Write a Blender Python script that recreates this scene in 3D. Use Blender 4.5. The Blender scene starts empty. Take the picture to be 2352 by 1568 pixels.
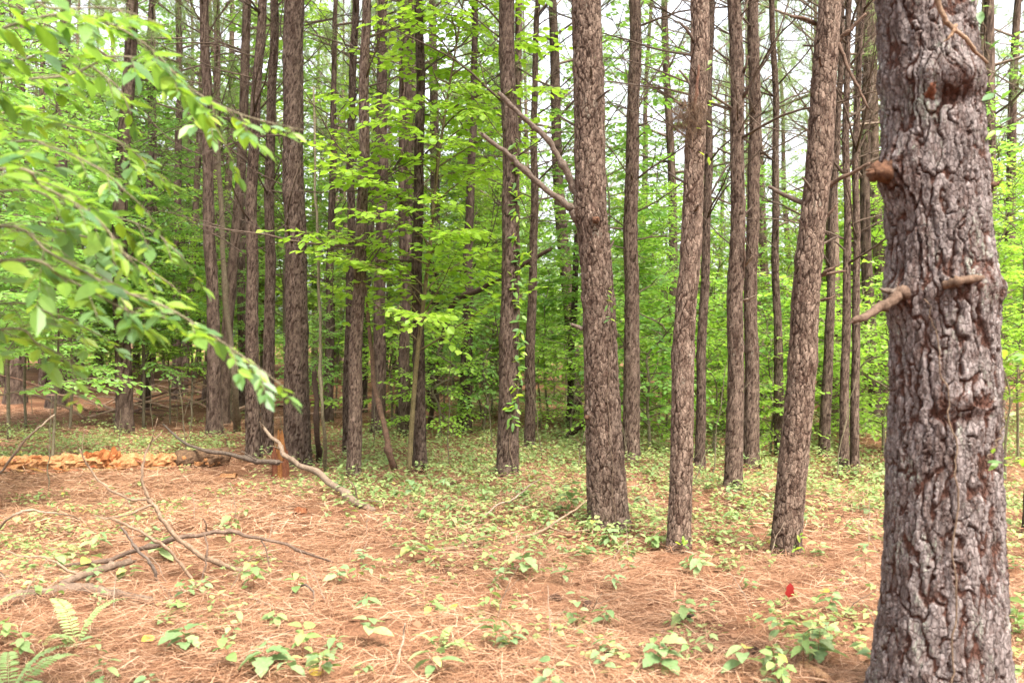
import bpy, math, random
import numpy as np
from mathutils import Vector, Matrix, Quaternion

SC = bpy.context.scene
COL = SC.collection
R = math.radians
PI = math.pi

# ------------------------------------------------------------------ camera
F, CX, CY, CZ = 2150.0, 1176.0, 784.0, 1.5          # focal length / centre in picture units (2352 wide), eye height
cam = bpy.data.cameras.new('camera')
cam.sensor_width = 36.0
cam.lens = 36.0 * F / 2352.0
cam.clip_start, cam.clip_end = 0.05, 2000.0
cam.dof.use_dof = True
cam.dof.focus_distance = 8.5
cam.dof.aperture_fstop = 3.2
cam_o = bpy.data.objects.new('camera', cam)
cam_o.location = (0, 0, CZ)
cam_o.rotation_euler = (R(90), 0, 0)
COL.objects.link(cam_o)
SC.camera = cam_o

# ------------------------------------------------------------------ sky and sun
SUN_EL, SUN_AZ = R(58), R(148)      # bright hazy sky, sun high behind the camera to the right
world = bpy.data.worlds.new('World'); SC.world = world; world.use_nodes = True
nt = world.node_tree; nt.nodes.clear()
sky = nt.nodes.new('ShaderNodeTexSky'); sky.sky_type = 'NISHITA'; sky.sun_disc = False
sky.sun_elevation = SUN_EL; sky.sun_rotation = SUN_AZ
sky.air_density = 1.0; sky.dust_density = 5.0; sky.ozone_density = 1.0
hs = nt.nodes.new('ShaderNodeHueSaturation'); hs.inputs['Saturation'].default_value = 0.25
bg = nt.nodes.new('ShaderNodeBackground'); bg.inputs['Strength'].default_value = 0.15
wo = nt.nodes.new('ShaderNodeOutputWorld')
nt.links.new(sky.outputs[0], hs.inputs['Color']); nt.links.new(hs.outputs[0], bg.inputs[0]); nt.links.new(bg.outputs[0], wo.inputs[0])
sun = bpy.data.lights.new('sun', 'SUN'); sun.energy = 2.0; sun.angle = R(14); sun.color = (1.0, 0.93, 0.82)
sun_o = bpy.data.objects.new('sun', sun); COL.objects.link(sun_o)
sd = Vector((math.sin(SUN_AZ) * math.cos(SUN_EL), math.cos(SUN_AZ) * math.cos(SUN_EL), math.sin(SUN_EL)))
sun_o.rotation_euler = sd.to_track_quat('Z', 'Y').to_euler()

SC.view_settings.view_transform = 'Standard'
SC.view_settings.look = 'None'
SC.view_settings.gamma = 1.0
SC.view_settings.use_curve_mapping = False
SC.view_settings.exposure = 2.25
SC.render.engine = 'CYCLES'
SC.cycles.max_bounces = 5
SC.cycles.diffuse_bounces = 3
SC.cycles.transmission_bounces = 4
SC.cycles.glossy_bounces = 2
SC.cycles.use_adaptive_sampling = True
SC.cycles.adaptive_threshold = 0.02
SC.cycles.use_denoising = True
SC.cycles.caustics_reflective = False
SC.cycles.caustics_refractive = False

# ------------------------------------------------------------------ numeric helpers
def ss(a, b, x):
    t = np.clip((np.asarray(x, float) - a) / (b - a), 0, 1)
    return t * t * (3 - 2 * t)

def hsh(*k):
    h = np.zeros(np.broadcast(*k).shape, np.uint64) + np.uint64(1469598103)
    for i, a in enumerate(k):
        h = (h ^ (np.asarray(a).astype(np.int64) + 7919 * (i + 1)).astype(np.uint64)) * np.uint64(1099511628211)
        h ^= h >> np.uint64(29)
    h = h * np.uint64(0x9E3779B97F4A7C15); h ^= h >> np.uint64(32)
    return (h & np.uint64(0xFFFFFF)).astype(float) / float(0x1000000)

def vnoise(x, y, z, s=0):
    x, y, z = np.broadcast_arrays(np.asarray(x, float), np.asarray(y, float), np.asarray(z, float))
    xi, yi, zi = np.floor(x), np.floor(y), np.floor(z)
    fx, fy, fz = x - xi, y - yi, z - zi
    fx, fy, fz = fx * fx * (3 - 2 * fx), fy * fy * (3 - 2 * fy), fz * fz * (3 - 2 * fz)
    r = 0
    for a in (0, 1):
        for b in (0, 1):
            for c in (0, 1):
                r = r + hsh(xi + a, yi + b, zi + c, np.array(s)) * (fx if a else 1 - fx) * (fy if b else 1 - fy) * (fz if c else 1 - fz)
    return r

BUMPS = []
def h(x, y, bumps=True):
    x = np.asarray(x, float); y = np.asarray(y, float)
    z = 0.42 * ss(12, 34, y) * ss(3.0, -8.0, x)
    z = z + 0.05 * np.sin(x * 0.9 + 0.6) * np.sin(y * 0.63 + 1.1) * ss(0, 6, y) + 0.025 * np.sin(x * 2.1 + y * 1.3) * np.sin(y * 1.9 - 0.7 * x + 2)
    if bumps:
        for bx, by, br, ba in BUMPS:
            z = z + ba * np.exp(-((x - bx) ** 2 + (y - by) ** 2) / (br * br))
    return z

def hf(x, y): return float(h(x, y))

def P(px, py, Y):
    return np.array([(px - CX) / F * Y, Y, CZ - (py - CY) / F * Y])

def G(px, py):                      # the point of the ground seen at that direction
    Y = CZ * F / (py - CY)
    for _ in range(12):
        Y = (CZ - float(h((px - CX) / F * Y, Y, False))) * F / (py - CY)
    x = (px - CX) / F * Y
    return np.array([x, Y, hf(x, Y)])

# ------------------------------------------------------------------ mesh helpers
def mesh_np(name, V, faces, mats, mat_idx=None, attrs=None, smooth=True):
    """faces: list of int arrays (n,3) / (n,4)"""
    me = bpy.data.meshes.new(name)
    V = np.asarray(V, np.float32)
    faces = [np.asarray(f, np.int32) for f in faces if len(f)]
    loops = np.concatenate([f.ravel() for f in faces])
    tot = np.concatenate([np.full(len(f), f.shape[1], np.int32) for f in faces])
    start = np.concatenate([[0], np.cumsum(tot)[:-1]]).astype(np.int32)
    me.vertices.add(len(V)); me.vertices.foreach_set('co', V.ravel())
    me.loops.add(len(loops)); me.loops.foreach_set('vertex_index', loops)
    me.polygons.add(len(tot)); me.polygons.foreach_set('loop_start', start)
    if mat_idx is not None:
        me.polygons.foreach_set('material_index', np.asarray(mat_idx, np.int32))
    for m in (mats if isinstance(mats, (list, tuple)) else [mats]): me.materials.append(m)
    if attrs:
        for k, a in attrs.items():
            at = me.attributes.new(k, 'FLOAT', 'POINT'); at.data.foreach_set('value', np.asarray(a, np.float32))
    me.update(calc_edges=True)
    me.polygons.foreach_set('use_smooth', np.full(len(tot), bool(smooth)))
    return me

class MB:
    """collects vertices and faces of ONE mesh"""
    def __init__(s): s.V = []; s.F3 = []; s.F4 = []; s.m3 = []; s.m4 = []; s.n = 0
    def add(s, V, f3=None, f4=None, mat=0):
        V = np.asarray(V, float).reshape(-1, 3)
        if f3 is not None and len(f3): s.F3.append(np.asarray(f3) + s.n); s.m3.append(np.full(len(f3), mat))
        if f4 is not None and len(f4): s.F4.append(np.asarray(f4) + s.n); s.m4.append(np.full(len(f4), mat))
        s.V.append(V); s.n += len(V)
    def tube(s, pts, rad, k=5, mat=0, cap=True, lump=0.0, rng=None):
        pts = np.asarray(pts, float); rad = np.broadcast_to(np.asarray(rad, float), (len(pts),))
        n = len(pts)
        t = np.gradient(pts, axis=0); t /= np.linalg.norm(t, axis=1)[:, None] + 1e-9
        ref = np.array([0.31, 0.2, 0.93]) if abs(t[0, 2]) < 0.8 else np.array([0.9, 0.3, 0.1])
        a = np.cross(t, ref); a /= np.linalg.norm(a, axis=1)[:, None] + 1e-9
        b = np.cross(t, a)
        th = np.arange(k) / k * 2 * PI
        rr = rad[:, None] * np.ones((1, k))
        if lump and rng is not None: rr = rr * (1 + lump * rng.uniform(-1, 1, (n, k)))
        V = pts[:, None, :] + rr[..., None] * (np.cos(th)[None, :, None] * a[:, None, :] + np.sin(th)[None, :, None] * b[:, None, :])
        i = np.arange(n - 1)[:, None] * k; j = np.arange(k)[None, :]; j2 = (j + 1) % k
        f = np.stack([i + j, i + j2, i + k + j2, i + k + j], -1).reshape(-1, 4)
        V = V.reshape(-1, 3)
        if cap:
            V = np.vstack([V, pts[0], pts[-1]])
            jj = np.arange(k)
            f3 = np.vstack([np.stack([np.full(k, n * k), (jj + 1) % k, jj], -1), np.stack([np.full(k, n * k + 1), (n - 1) * k + jj, (n - 1) * k + (jj + 1) % k], -1)])
            s.add(V, f3, f, mat)
        else: s.add(V, None, f, mat)
    def build(s, name, mats, smooth=True, attrs=None):
        V = np.vstack(s.V)
        mi = []
        fs = []
        if s.F3: fs.append(np.vstack(s.F3)); mi.append(np.concatenate(s.m3))
        if s.F4: fs.append(np.vstack(s.F4)); mi.append(np.concatenate(s.m4))
        return mesh_np(name, V, fs, mats, np.concatenate(mi), attrs, smooth)

def spline(pts, n):
    """Catmull-Rom through the points"""
    p = np.asarray(pts, float)
    if len(p) == 2: return p[0] + (p[1] - p[0]) * np.linspace(0, 1, n)[:, None]
    q = np.vstack([2 * p[0] - p[1], p, 2 * p[-1] - p[-2]])
    out = []
    for t in np.linspace(0, len(p) - 1 - 1e-6, n):
        i = int(t); u = t - i
        a, b, c, d = q[i], q[i + 1], q[i + 2], q[i + 3]
        out.append(0.5 * ((2 * b) + (c - a) * u + (2 * a - 5 * b + 4 * c - d) * u * u + (3 * b - a - 3 * c + d) * u ** 3))
    return np.array(out)

def ob(name, data, parent=None, loc=(0, 0, 0), color=None):
    o = bpy.data.objects.new(name, data); COL.objects.link(o)
    o.location = loc
    if parent is not None: o.parent = parent
    if color is not None: o.color = (*color, 1)
    return o

def tag(o, label=None, cat=None, group=None, kind=None):
    if label: o['label'] = label
    if cat: o['category'] = cat
    if group: o['group'] = group
    if kind: o['kind'] = kind
    return o

def empty(name, loc, label, cat, group=None):
    o = ob(name, None, None, loc); o.empty_display_size = 0.1
    return tag(o, label, cat, group)

# ------------------------------------------------------------------ materials
def new_mat(name):
    m = bpy.data.materials.new(name); m.use_nodes = True
    t = m.node_tree; t.nodes.clear()
    return m, t, t.nodes, t.links

def ramp(N, stops, interp='LINEAR'):
    r = N.new('ShaderNodeValToRGB'); e = r.color_ramp.elements; r.color_ramp.interpolation = interp
    while len(e) < len(stops): e.new(0.5)
    for i, (p, c) in enumerate(stops): e[i].position = p; e[i].color = (*c, 1)
    return r

def noise(N, L, vec, scale, detail=4, rough=0.55):
    n = N.new('ShaderNodeTexNoise'); n.inputs['Scale'].default_value = scale
    n.inputs['Detail'].default_value = detail; n.inputs['Roughness'].default_value = rough
    if vec is not None: L.new(vec, n.inputs['Vector'])
    return n

def mixc(N, L, fac, a, b, mode='MIX'):
    m = N.new('ShaderNodeMix'); m.data_type = 'RGBA'; m.blend_type = mode
    for s, v in ((m.inputs[0], fac), (m.inputs[6], a), (m.inputs[7], b)):
        if hasattr(v, 'is_output'): L.new(v, s)
        elif isinstance(v, (int, float)): s.default_value = v
        else: s.default_value = (*v, 1)
    return m.outputs[2]

def bark_mat(name, plate_a, plate_b, crack, lichen, lich_amt=0.62, bump=0.25, fine=70):
    m, t, N, L = new_mat(name)
    tc = N.new('ShaderNodeTexCoord'); at = N.new('ShaderNodeAttribute'); at.attribute_name = 'crack'
    mp = N.new('ShaderNodeMapping'); mp.inputs['Scale'].default_value = (1, 1, 0.45); L.new(tc.outputs['Object'], mp.inputs[0])
    n1 = noise(N, L, mp.outputs[0], fine * 0.4, 5, 0.65); n2 = noise(N, L, mp.outputs[0], 9, 3); n3 = noise(N, L, mp.outputs[0], fine, 4, 0.7)
    at2 = N.new('ShaderNodeAttribute'); at2.attribute_name = 'tone'
    mt = N.new('ShaderNodeMath'); mt.operation = 'MULTIPLY_ADD'; mt.inputs[1].default_value = 0.30; L.new(at2.outputs['Fac'], mt.inputs[0]); L.new(n1.outputs[0], mt.inputs[2])
    r1 = ramp(N, [(0.48, plate_a), (0.82, plate_b)]); L.new(mt.outputs[0], r1.inputs[0])
    r2 = ramp(N, [(lich_amt, (0, 0, 0)), (lich_amt + 0.1, (1, 1, 1))]); 
    ad = N.new('ShaderNodeMath'); ad.operation = 'MULTIPLY_ADD'; ad.inputs[1].default_value = 0.5; L.new(n3.outputs[0], ad.inputs[0])
    m5 = N.new('ShaderNodeMath'); m5.operation = 'MULTIPLY'; m5.inputs[1].default_value = 0.5; L.new(n2.outputs[0], m5.inputs[0]); L.new(m5.outputs[0], ad.inputs[2])
    L.new(ad.outputs[0], r2.inputs[0])
    c = mixc(N, L, r2.outputs[0], r1.outputs[0], lichen)
    cr = ramp(N, [(0.3, (0, 0, 0)), (0.85, (1, 1, 1))]); L.new(at.outputs['Fac'], cr.inputs[0])
    c = mixc(N, L, cr.outputs[0], c, crack)
    oi = N.new('ShaderNodeObjectInfo')
    c = mixc(N, L, 1.0, c, oi.outputs['Color'], 'MULTIPLY')
    wn = noise(N, L, mp.outputs[0], fine * 0.5, 2); wm = N.new('ShaderNodeMix'); wm.data_type = 'VECTOR'; wm.inputs[0].default_value = 0.012
    L.new(mp.outputs[0], wm.inputs[4]); L.new(wn.outputs['Color'], wm.inputs[5])
    vo = N.new('ShaderNodeTexVoronoi'); vo.feature = 'DISTANCE_TO_EDGE'; vo.inputs['Scale'].default_value = fine * 0.75; L.new(wm.outputs[1], vo.inputs['Vector'])
    vc = N.new('ShaderNodeTexVoronoi'); vc.inputs['Scale'].default_value = fine * 0.75; L.new(wm.outputs[1], vc.inputs['Vector'])
    sp_ = N.new('ShaderNodeSeparateColor'); L.new(vc.outputs['Color'], sp_.inputs[0])
    fr = ramp(N, [(0.0, (0.45, 0.42, 0.4)), (0.09, (1, 1, 1))]); L.new(vo.outputs['Distance'], fr.inputs[0])
    c = mixc(N, L, 0.75, c, fr.outputs[0], 'MULTIPLY')
    fv = ramp(N, [(0.0, (0.72, 0.70, 0.68)), (1.0, (1.22, 1.2, 1.2))]); L.new(sp_.outputs[0], fv.inputs[0])
    c = mixc(N, L, 0.8, c, fv.outputs[0], 'MULTIPLY')
    hm = N.new('ShaderNodeMath'); hm.operation = 'MULTIPLY_ADD'; hm.inputs[1].default_value = 0.7; L.new(sp_.outputs[1], hm.inputs[0]); L.new(n3.outputs[0], hm.inputs[2])
    h2 = N.new('ShaderNodeMath'); h2.operation = 'MINIMUM'; h2.inputs[1].default_value = 0.12; L.new(vo.outputs['Distance'], h2.inputs[0])
    h3 = N.new('ShaderNodeMath'); h3.operation = 'MULTIPLY_ADD'; h3.inputs[1].default_value = 5.0; L.new(h2.outputs[0], h3.inputs[0]); L.new(hm.outputs[0], h3.inputs[2])
    b = N.new('ShaderNodeBump'); b.inputs['Strength'].default_value = min(1, bump * 2.2); b.inputs['Distance'].default_value = 0.006
    L.new(h3.outputs[0], b.inputs['Height'])
    p = N.new('ShaderNodeBsdfPrincipled'); p.inputs['Roughness'].default_value = 0.9; p.inputs['Specular IOR Level'].default_value = 0.15
    L.new(c, p.inputs['Base Color']); L.new(b.outputs[0], p.inputs['Normal'])
    o = N.new('ShaderNodeOutputMaterial'); L.new(p.outputs[0], o.inputs[0])
    return m

def simple_bark(name, a, b, scale=30, rough=0.85, tint=True):
    m, t, N, L = new_mat(name)
    tc = N.new('ShaderNodeTexCoord')
    n = noise(N, L, tc.outputs['Object'], scale, 6, 0.75)
    r = ramp(N, [(0.34, a), (0.66, b)]); L.new(n.outputs[0], r.inputs[0])
    c = r.outputs[0]
    vf = N.new('ShaderNodeTexVoronoi'); vf.feature = 'DISTANCE_TO_EDGE'; vf.inputs['Scale'].default_value = scale * 3; L.new(tc.outputs['Object'], vf.inputs['Vector'])
    vr = ramp(N, [(0.0, (.45, .42, .4)), (0.12, (1, 1, 1))]); L.new(vf.outputs['Distance'], vr.inputs[0]); c = mixc(N, L, 0.6, c, vr.outputs[0], 'MULTIPLY')
    if tint:
        oi = N.new('ShaderNodeObjectInfo'); c = mixc(N, L, 1.0, c, oi.outputs['Color'], 'MULTIPLY')
    bp = N.new('ShaderNodeBump'); bp.inputs['Strength'].default_value = 0.9; bp.inputs['Distance'].default_value = 0.012; L.new(n.outputs[0], bp.inputs['Height'])
    p = N.new('ShaderNodeBsdfPrincipled'); p.inputs['Roughness'].default_value = rough; p.inputs['Specular IOR Level'].default_value = 0.2
    L.new(c, p.inputs['Base Color']); L.new(bp.outputs[0], p.inputs['Normal'])
    o = N.new('ShaderNodeOutputMaterial'); L.new(p.outputs[0], o.inputs[0])
    return m

def leaf_mat(name, stops, trans, tfac=0.45, rough=0.5, spec=0.35, obj_random=False):
    m, t, N, L = new_mat(name)
    g = N.new('ShaderNodeNewGeometry'); oi = N.new('ShaderNodeObjectInfo')
    src = oi.outputs['Random'] if obj_random else g.outputs['Random Per Island']
    r = ramp(N, stops); L.new(src, r.inputs[0])
    c = mixc(N, L, 1.0, r.outputs[0], oi.outputs['Color'], 'MULTIPLY')
    if obj_random:
        tc = N.new('ShaderNodeTexCoord'); ln_ = noise(N, L, tc.outputs['Object'], 5.0, 4, .7); lr = ramp(N, [(.3, (.62, .66, .6)), (.7, (1.25, 1.2, 1.25))]); L.new(ln_.outputs[0], lr.inputs[0])
        c = mixc(N, L, 0.9, c, lr.outputs[0], 'MULTIPLY')
    p = N.new('ShaderNodeBsdfPrincipled'); p.inputs['Roughness'].default_value = rough; p.inputs['Specular IOR Level'].default_value = spec
    L.new(c, p.inputs['Base Color'])
    tr = N.new('ShaderNodeBsdfTranslucent')
    c2 = mixc(N, L, 0.5, c, trans); c2 = mixc(N, L, 1.0, c2, oi.outputs['Color'], 'MULTIPLY'); L.new(c2, tr.inputs[0])
    mx = N.new('ShaderNodeMixShader'); mx.inputs[0].default_value = tfac
    L.new(p.outputs[0], mx.inputs[1]); L.new(tr.outputs[0], mx.inputs[2])
    o = N.new('ShaderNodeOutputMaterial'); L.new(mx.outputs[0], o.inputs[0])
    return m

M = {}
M['bark_near'] = bark_mat('bark_near', (0.085, 0.058, 0.05), (0.215, 0.182, 0.172), (0.07, 0.032, 0.022), (0.27, 0.29, 0.235), 0.57, 0.45, 85)
M['bark'] = bark_mat('bark', (0.068, 0.043, 0.031), (0.195, 0.145, 0.112), (0.036, 0.02, 0.013), (0.27, 0.26, 0.21), 0.60, 0.45, 62)
M['bark_far'] = bark_mat('bark_far', (0.07, 0.046, 0.034), (0.18, 0.132, 0.103), (0.04, 0.024, 0.016), (0.2, 0.2, 0.16), 0.64, 0.3, 40)
M['deadwood'] = simple_bark('deadwood', (0.065, 0.045, 0.033), (0.17, 0.128, 0.098), 30)
M['twig'] = simple_bark('twig', (0.10, 0.07, 0.05), (0.19, 0.14, 0.105), 14)
M['palestick'] = simple_bark('palestick', (0.19, 0.135, 0.095), (0.34, 0.26, 0.19), 20)
M['darkwood'] = simple_bark('darkwood', (0.045, 0.028, 0.02), (0.12, 0.075, 0.052), 20)
M['rotwood'] = simple_bark('rotwood', (0.22, 0.078, 0.022), (0.42, 0.21, 0.08), 14)
M['palewood'] = simple_bark('palewood', (0.36, 0.20, 0.09), (0.52, 0.34, 0.19), 12)
M['rotpale'] = simple_bark('rotpale', (0.24, 0.10, 0.035), (0.45, 0.28, 0.145), 14)
M['redwood'] = simple_bark('redwood', (0.20, 0.075, 0.035), (0.36, 0.16, 0.075), 25)
M['stem'] = simple_bark('stem', (0.10, 0.085, 0.05), (0.20, 0.165, 0.105), 18)
M['stub'] = simple_bark('stub', (0.055, 0.028, 0.016), (0.17, 0.095, 0.058), 45)
M['leaf'] = leaf_mat('leaf', [(0, (0.085, 0.19, 0.035)), (0.5, (0.135, 0.27, 0.055)), (1, (0.20, 0.34, 0.085))], (0.36, 0.64, 0.07), 0.52, .45, .5)
M['leaf_lime'] = leaf_mat('leaf_lime', [(0, (0.15, 0.28, 0.03)), (0.6, (0.215, 0.365, 0.045)), (1, (0.30, 0.43, 0.08))], (0.46, 0.74, 0.06), 0.54, .45, .45)
M['leaf_near'] = leaf_mat('leaf_near', [(0, (0.065, 0.14, 0.06)), (0.45, (0.10, 0.20, 0.055)), (0.75, (0.17, 0.28, 0.035)), (1, (0.24, 0.33, 0.03))], (0.34, 0.56, 0.03), 0.5, 0.42, 0.5, True)
M['leaf_near2'] = leaf_mat('leaf_near2', [(0, (0.065, 0.14, 0.06)), (0.45, (0.10, 0.20, 0.055)), (0.75, (0.17, 0.28, 0.035)), (1, (0.24, 0.33, 0.03))], (0.34, 0.56, 0.03), 0.5, 0.42, 0.5)
M['seedling'] = leaf_mat('seedling', [(0, (0.15, 0.235, 0.095)), (0.55, (0.215, 0.305, 0.135)), (0.95, (0.30, 0.36, 0.16)), (1, (0.40, 0.36, 0.10))], (0.30, 0.42, 0.10), 0.38, 0.6, 0.3, True)
M['cover'] = leaf_mat('cover', [(0, (0.17, 0.25, 0.085)), (0.6, (0.26, 0.335, 0.125)), (0.95, (0.35, 0.40, 0.15)), (1, (0.45, 0.38, 0.10))], (0.34, 0.44, 0.10), 0.4, .6, .25)
M['needle'] = leaf_mat('needle', [(0, (0.14, 0.23, 0.06)), (1, (0.26, 0.34, 0.11))], (0.36, 0.50, 0.14), 0.45)
M['straw'] = leaf_mat('straw', [(0, (0.10, 0.045, 0.024)), (0.35, (0.26, 0.13, 0.070)), (0.8, (0.40, 0.23, 0.135)), (1, (0.54, 0.37, 0.25))], (0.45, 0.25, 0.14), 0.12, 0.65, 0.2)
M['deadneedle'] = leaf_mat('deadneedle', [(0, (0.045, 0.028, 0.018)), (1, (0.20, 0.125, 0.075))], (0.15, 0.09, 0.05), 0.2, 0.7, 0.2)
M['dryleaf'] = leaf_mat('dryleaf', [(0, (0.16, 0.075, 0.04)), (0.7, (0.30, 0.165, 0.095)), (1, (0.42, 0.27, 0.17))], (0.4, 0.2, 0.1), 0.15, 0.7, 0.2)
M['fern'] = leaf_mat('fern', [(0, (0.22, 0.32, 0.13)), (1, (0.30, 0.40, 0.17))], (0.3, 0.46, 0.08), 0.42, 0.5, 0.35, True)
M['yellowleaf'] = leaf_mat('yellowleaf', [(0, (0.62, 0.46, 0.06)), (1, (0.62, 0.46, 0.06))], (0.6, 0.45, 0.05), 0.35)
M['redleaf'] = leaf_mat('redleaf', [(0, (0.22, 0.012, 0.01)), (1, (0.22, 0.012, 0.01))], (0.25, 0.01, 0.01), 0.25)
M['cone'] = simple_bark('cone', (0.06, 0.035, 0.025), (0.17, 0.10, 0.07), 60)

def ground_mat():
    m, t, N, L = new_mat('needle_floor')
    tc = N.new('ShaderNodeTexCoord')
    n1 = noise(N, L, tc.outputs['Object'], 1.3, 5, 0.6)
    n2 = noise(N, L, tc.outputs['Object'], 45, 6, 0.7)
    w = N.new('ShaderNodeMapping'); w.inputs['Scale'].default_value = (90, 22, 1); w.inputs['Rotation'].default_value = (0, 0, 0.5); L.new(tc.outputs['Object'], w.inputs[0])
    n3 = noise(N, L, w.outputs[0], 1.0, 4, 0.6)
    r1 = ramp(N, [(0.30, (0.10, 0.048, 0.028)), (0.5, (0.21, 0.108, 0.062)), (0.72, (0.31, 0.175, 0.105))]); L.new(n1.outputs[0], r1.inputs[0])
    r2 = ramp(N, [(0.32, (0.35, 0.3, 0.27)), (0.6, (1, 1, 1))]); L.new(n2.outputs[0], r2.inputs[0])
    c = mixc(N, L, 0.8, r1.outputs[0], r2.outputs[0], 'MULTIPLY')
    r3 = ramp(N, [(0.35, (0.6, 0.55, 0.5)), (0.62, (1.15, 1.1, 1.05))]); L.new(n3.outputs[0], r3.inputs[0])
    c = mixc(N, L, 0.7, c, r3.outputs[0], 'MULTIPLY')
    b = N.new('ShaderNodeBump'); b.inputs['Strength'].default_value = 0.7; b.inputs['Distance'].default_value = 0.02
    L.new(n2.outputs[0], b.inputs['Height'])
    p = N.new('ShaderNodeBsdfPrincipled'); p.inputs['Roughness'].default_value = 0.95; p.inputs['Specular IOR Level'].default_value = 0.1
    L.new(c, p.inputs['Base Color']); L.new(b.outputs[0], p.inputs['Normal'])
    o = N.new('ShaderNodeOutputMaterial'); L.new(p.outputs[0], o.inputs[0])
    return m
M['ground'] = ground_mat()

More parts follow.
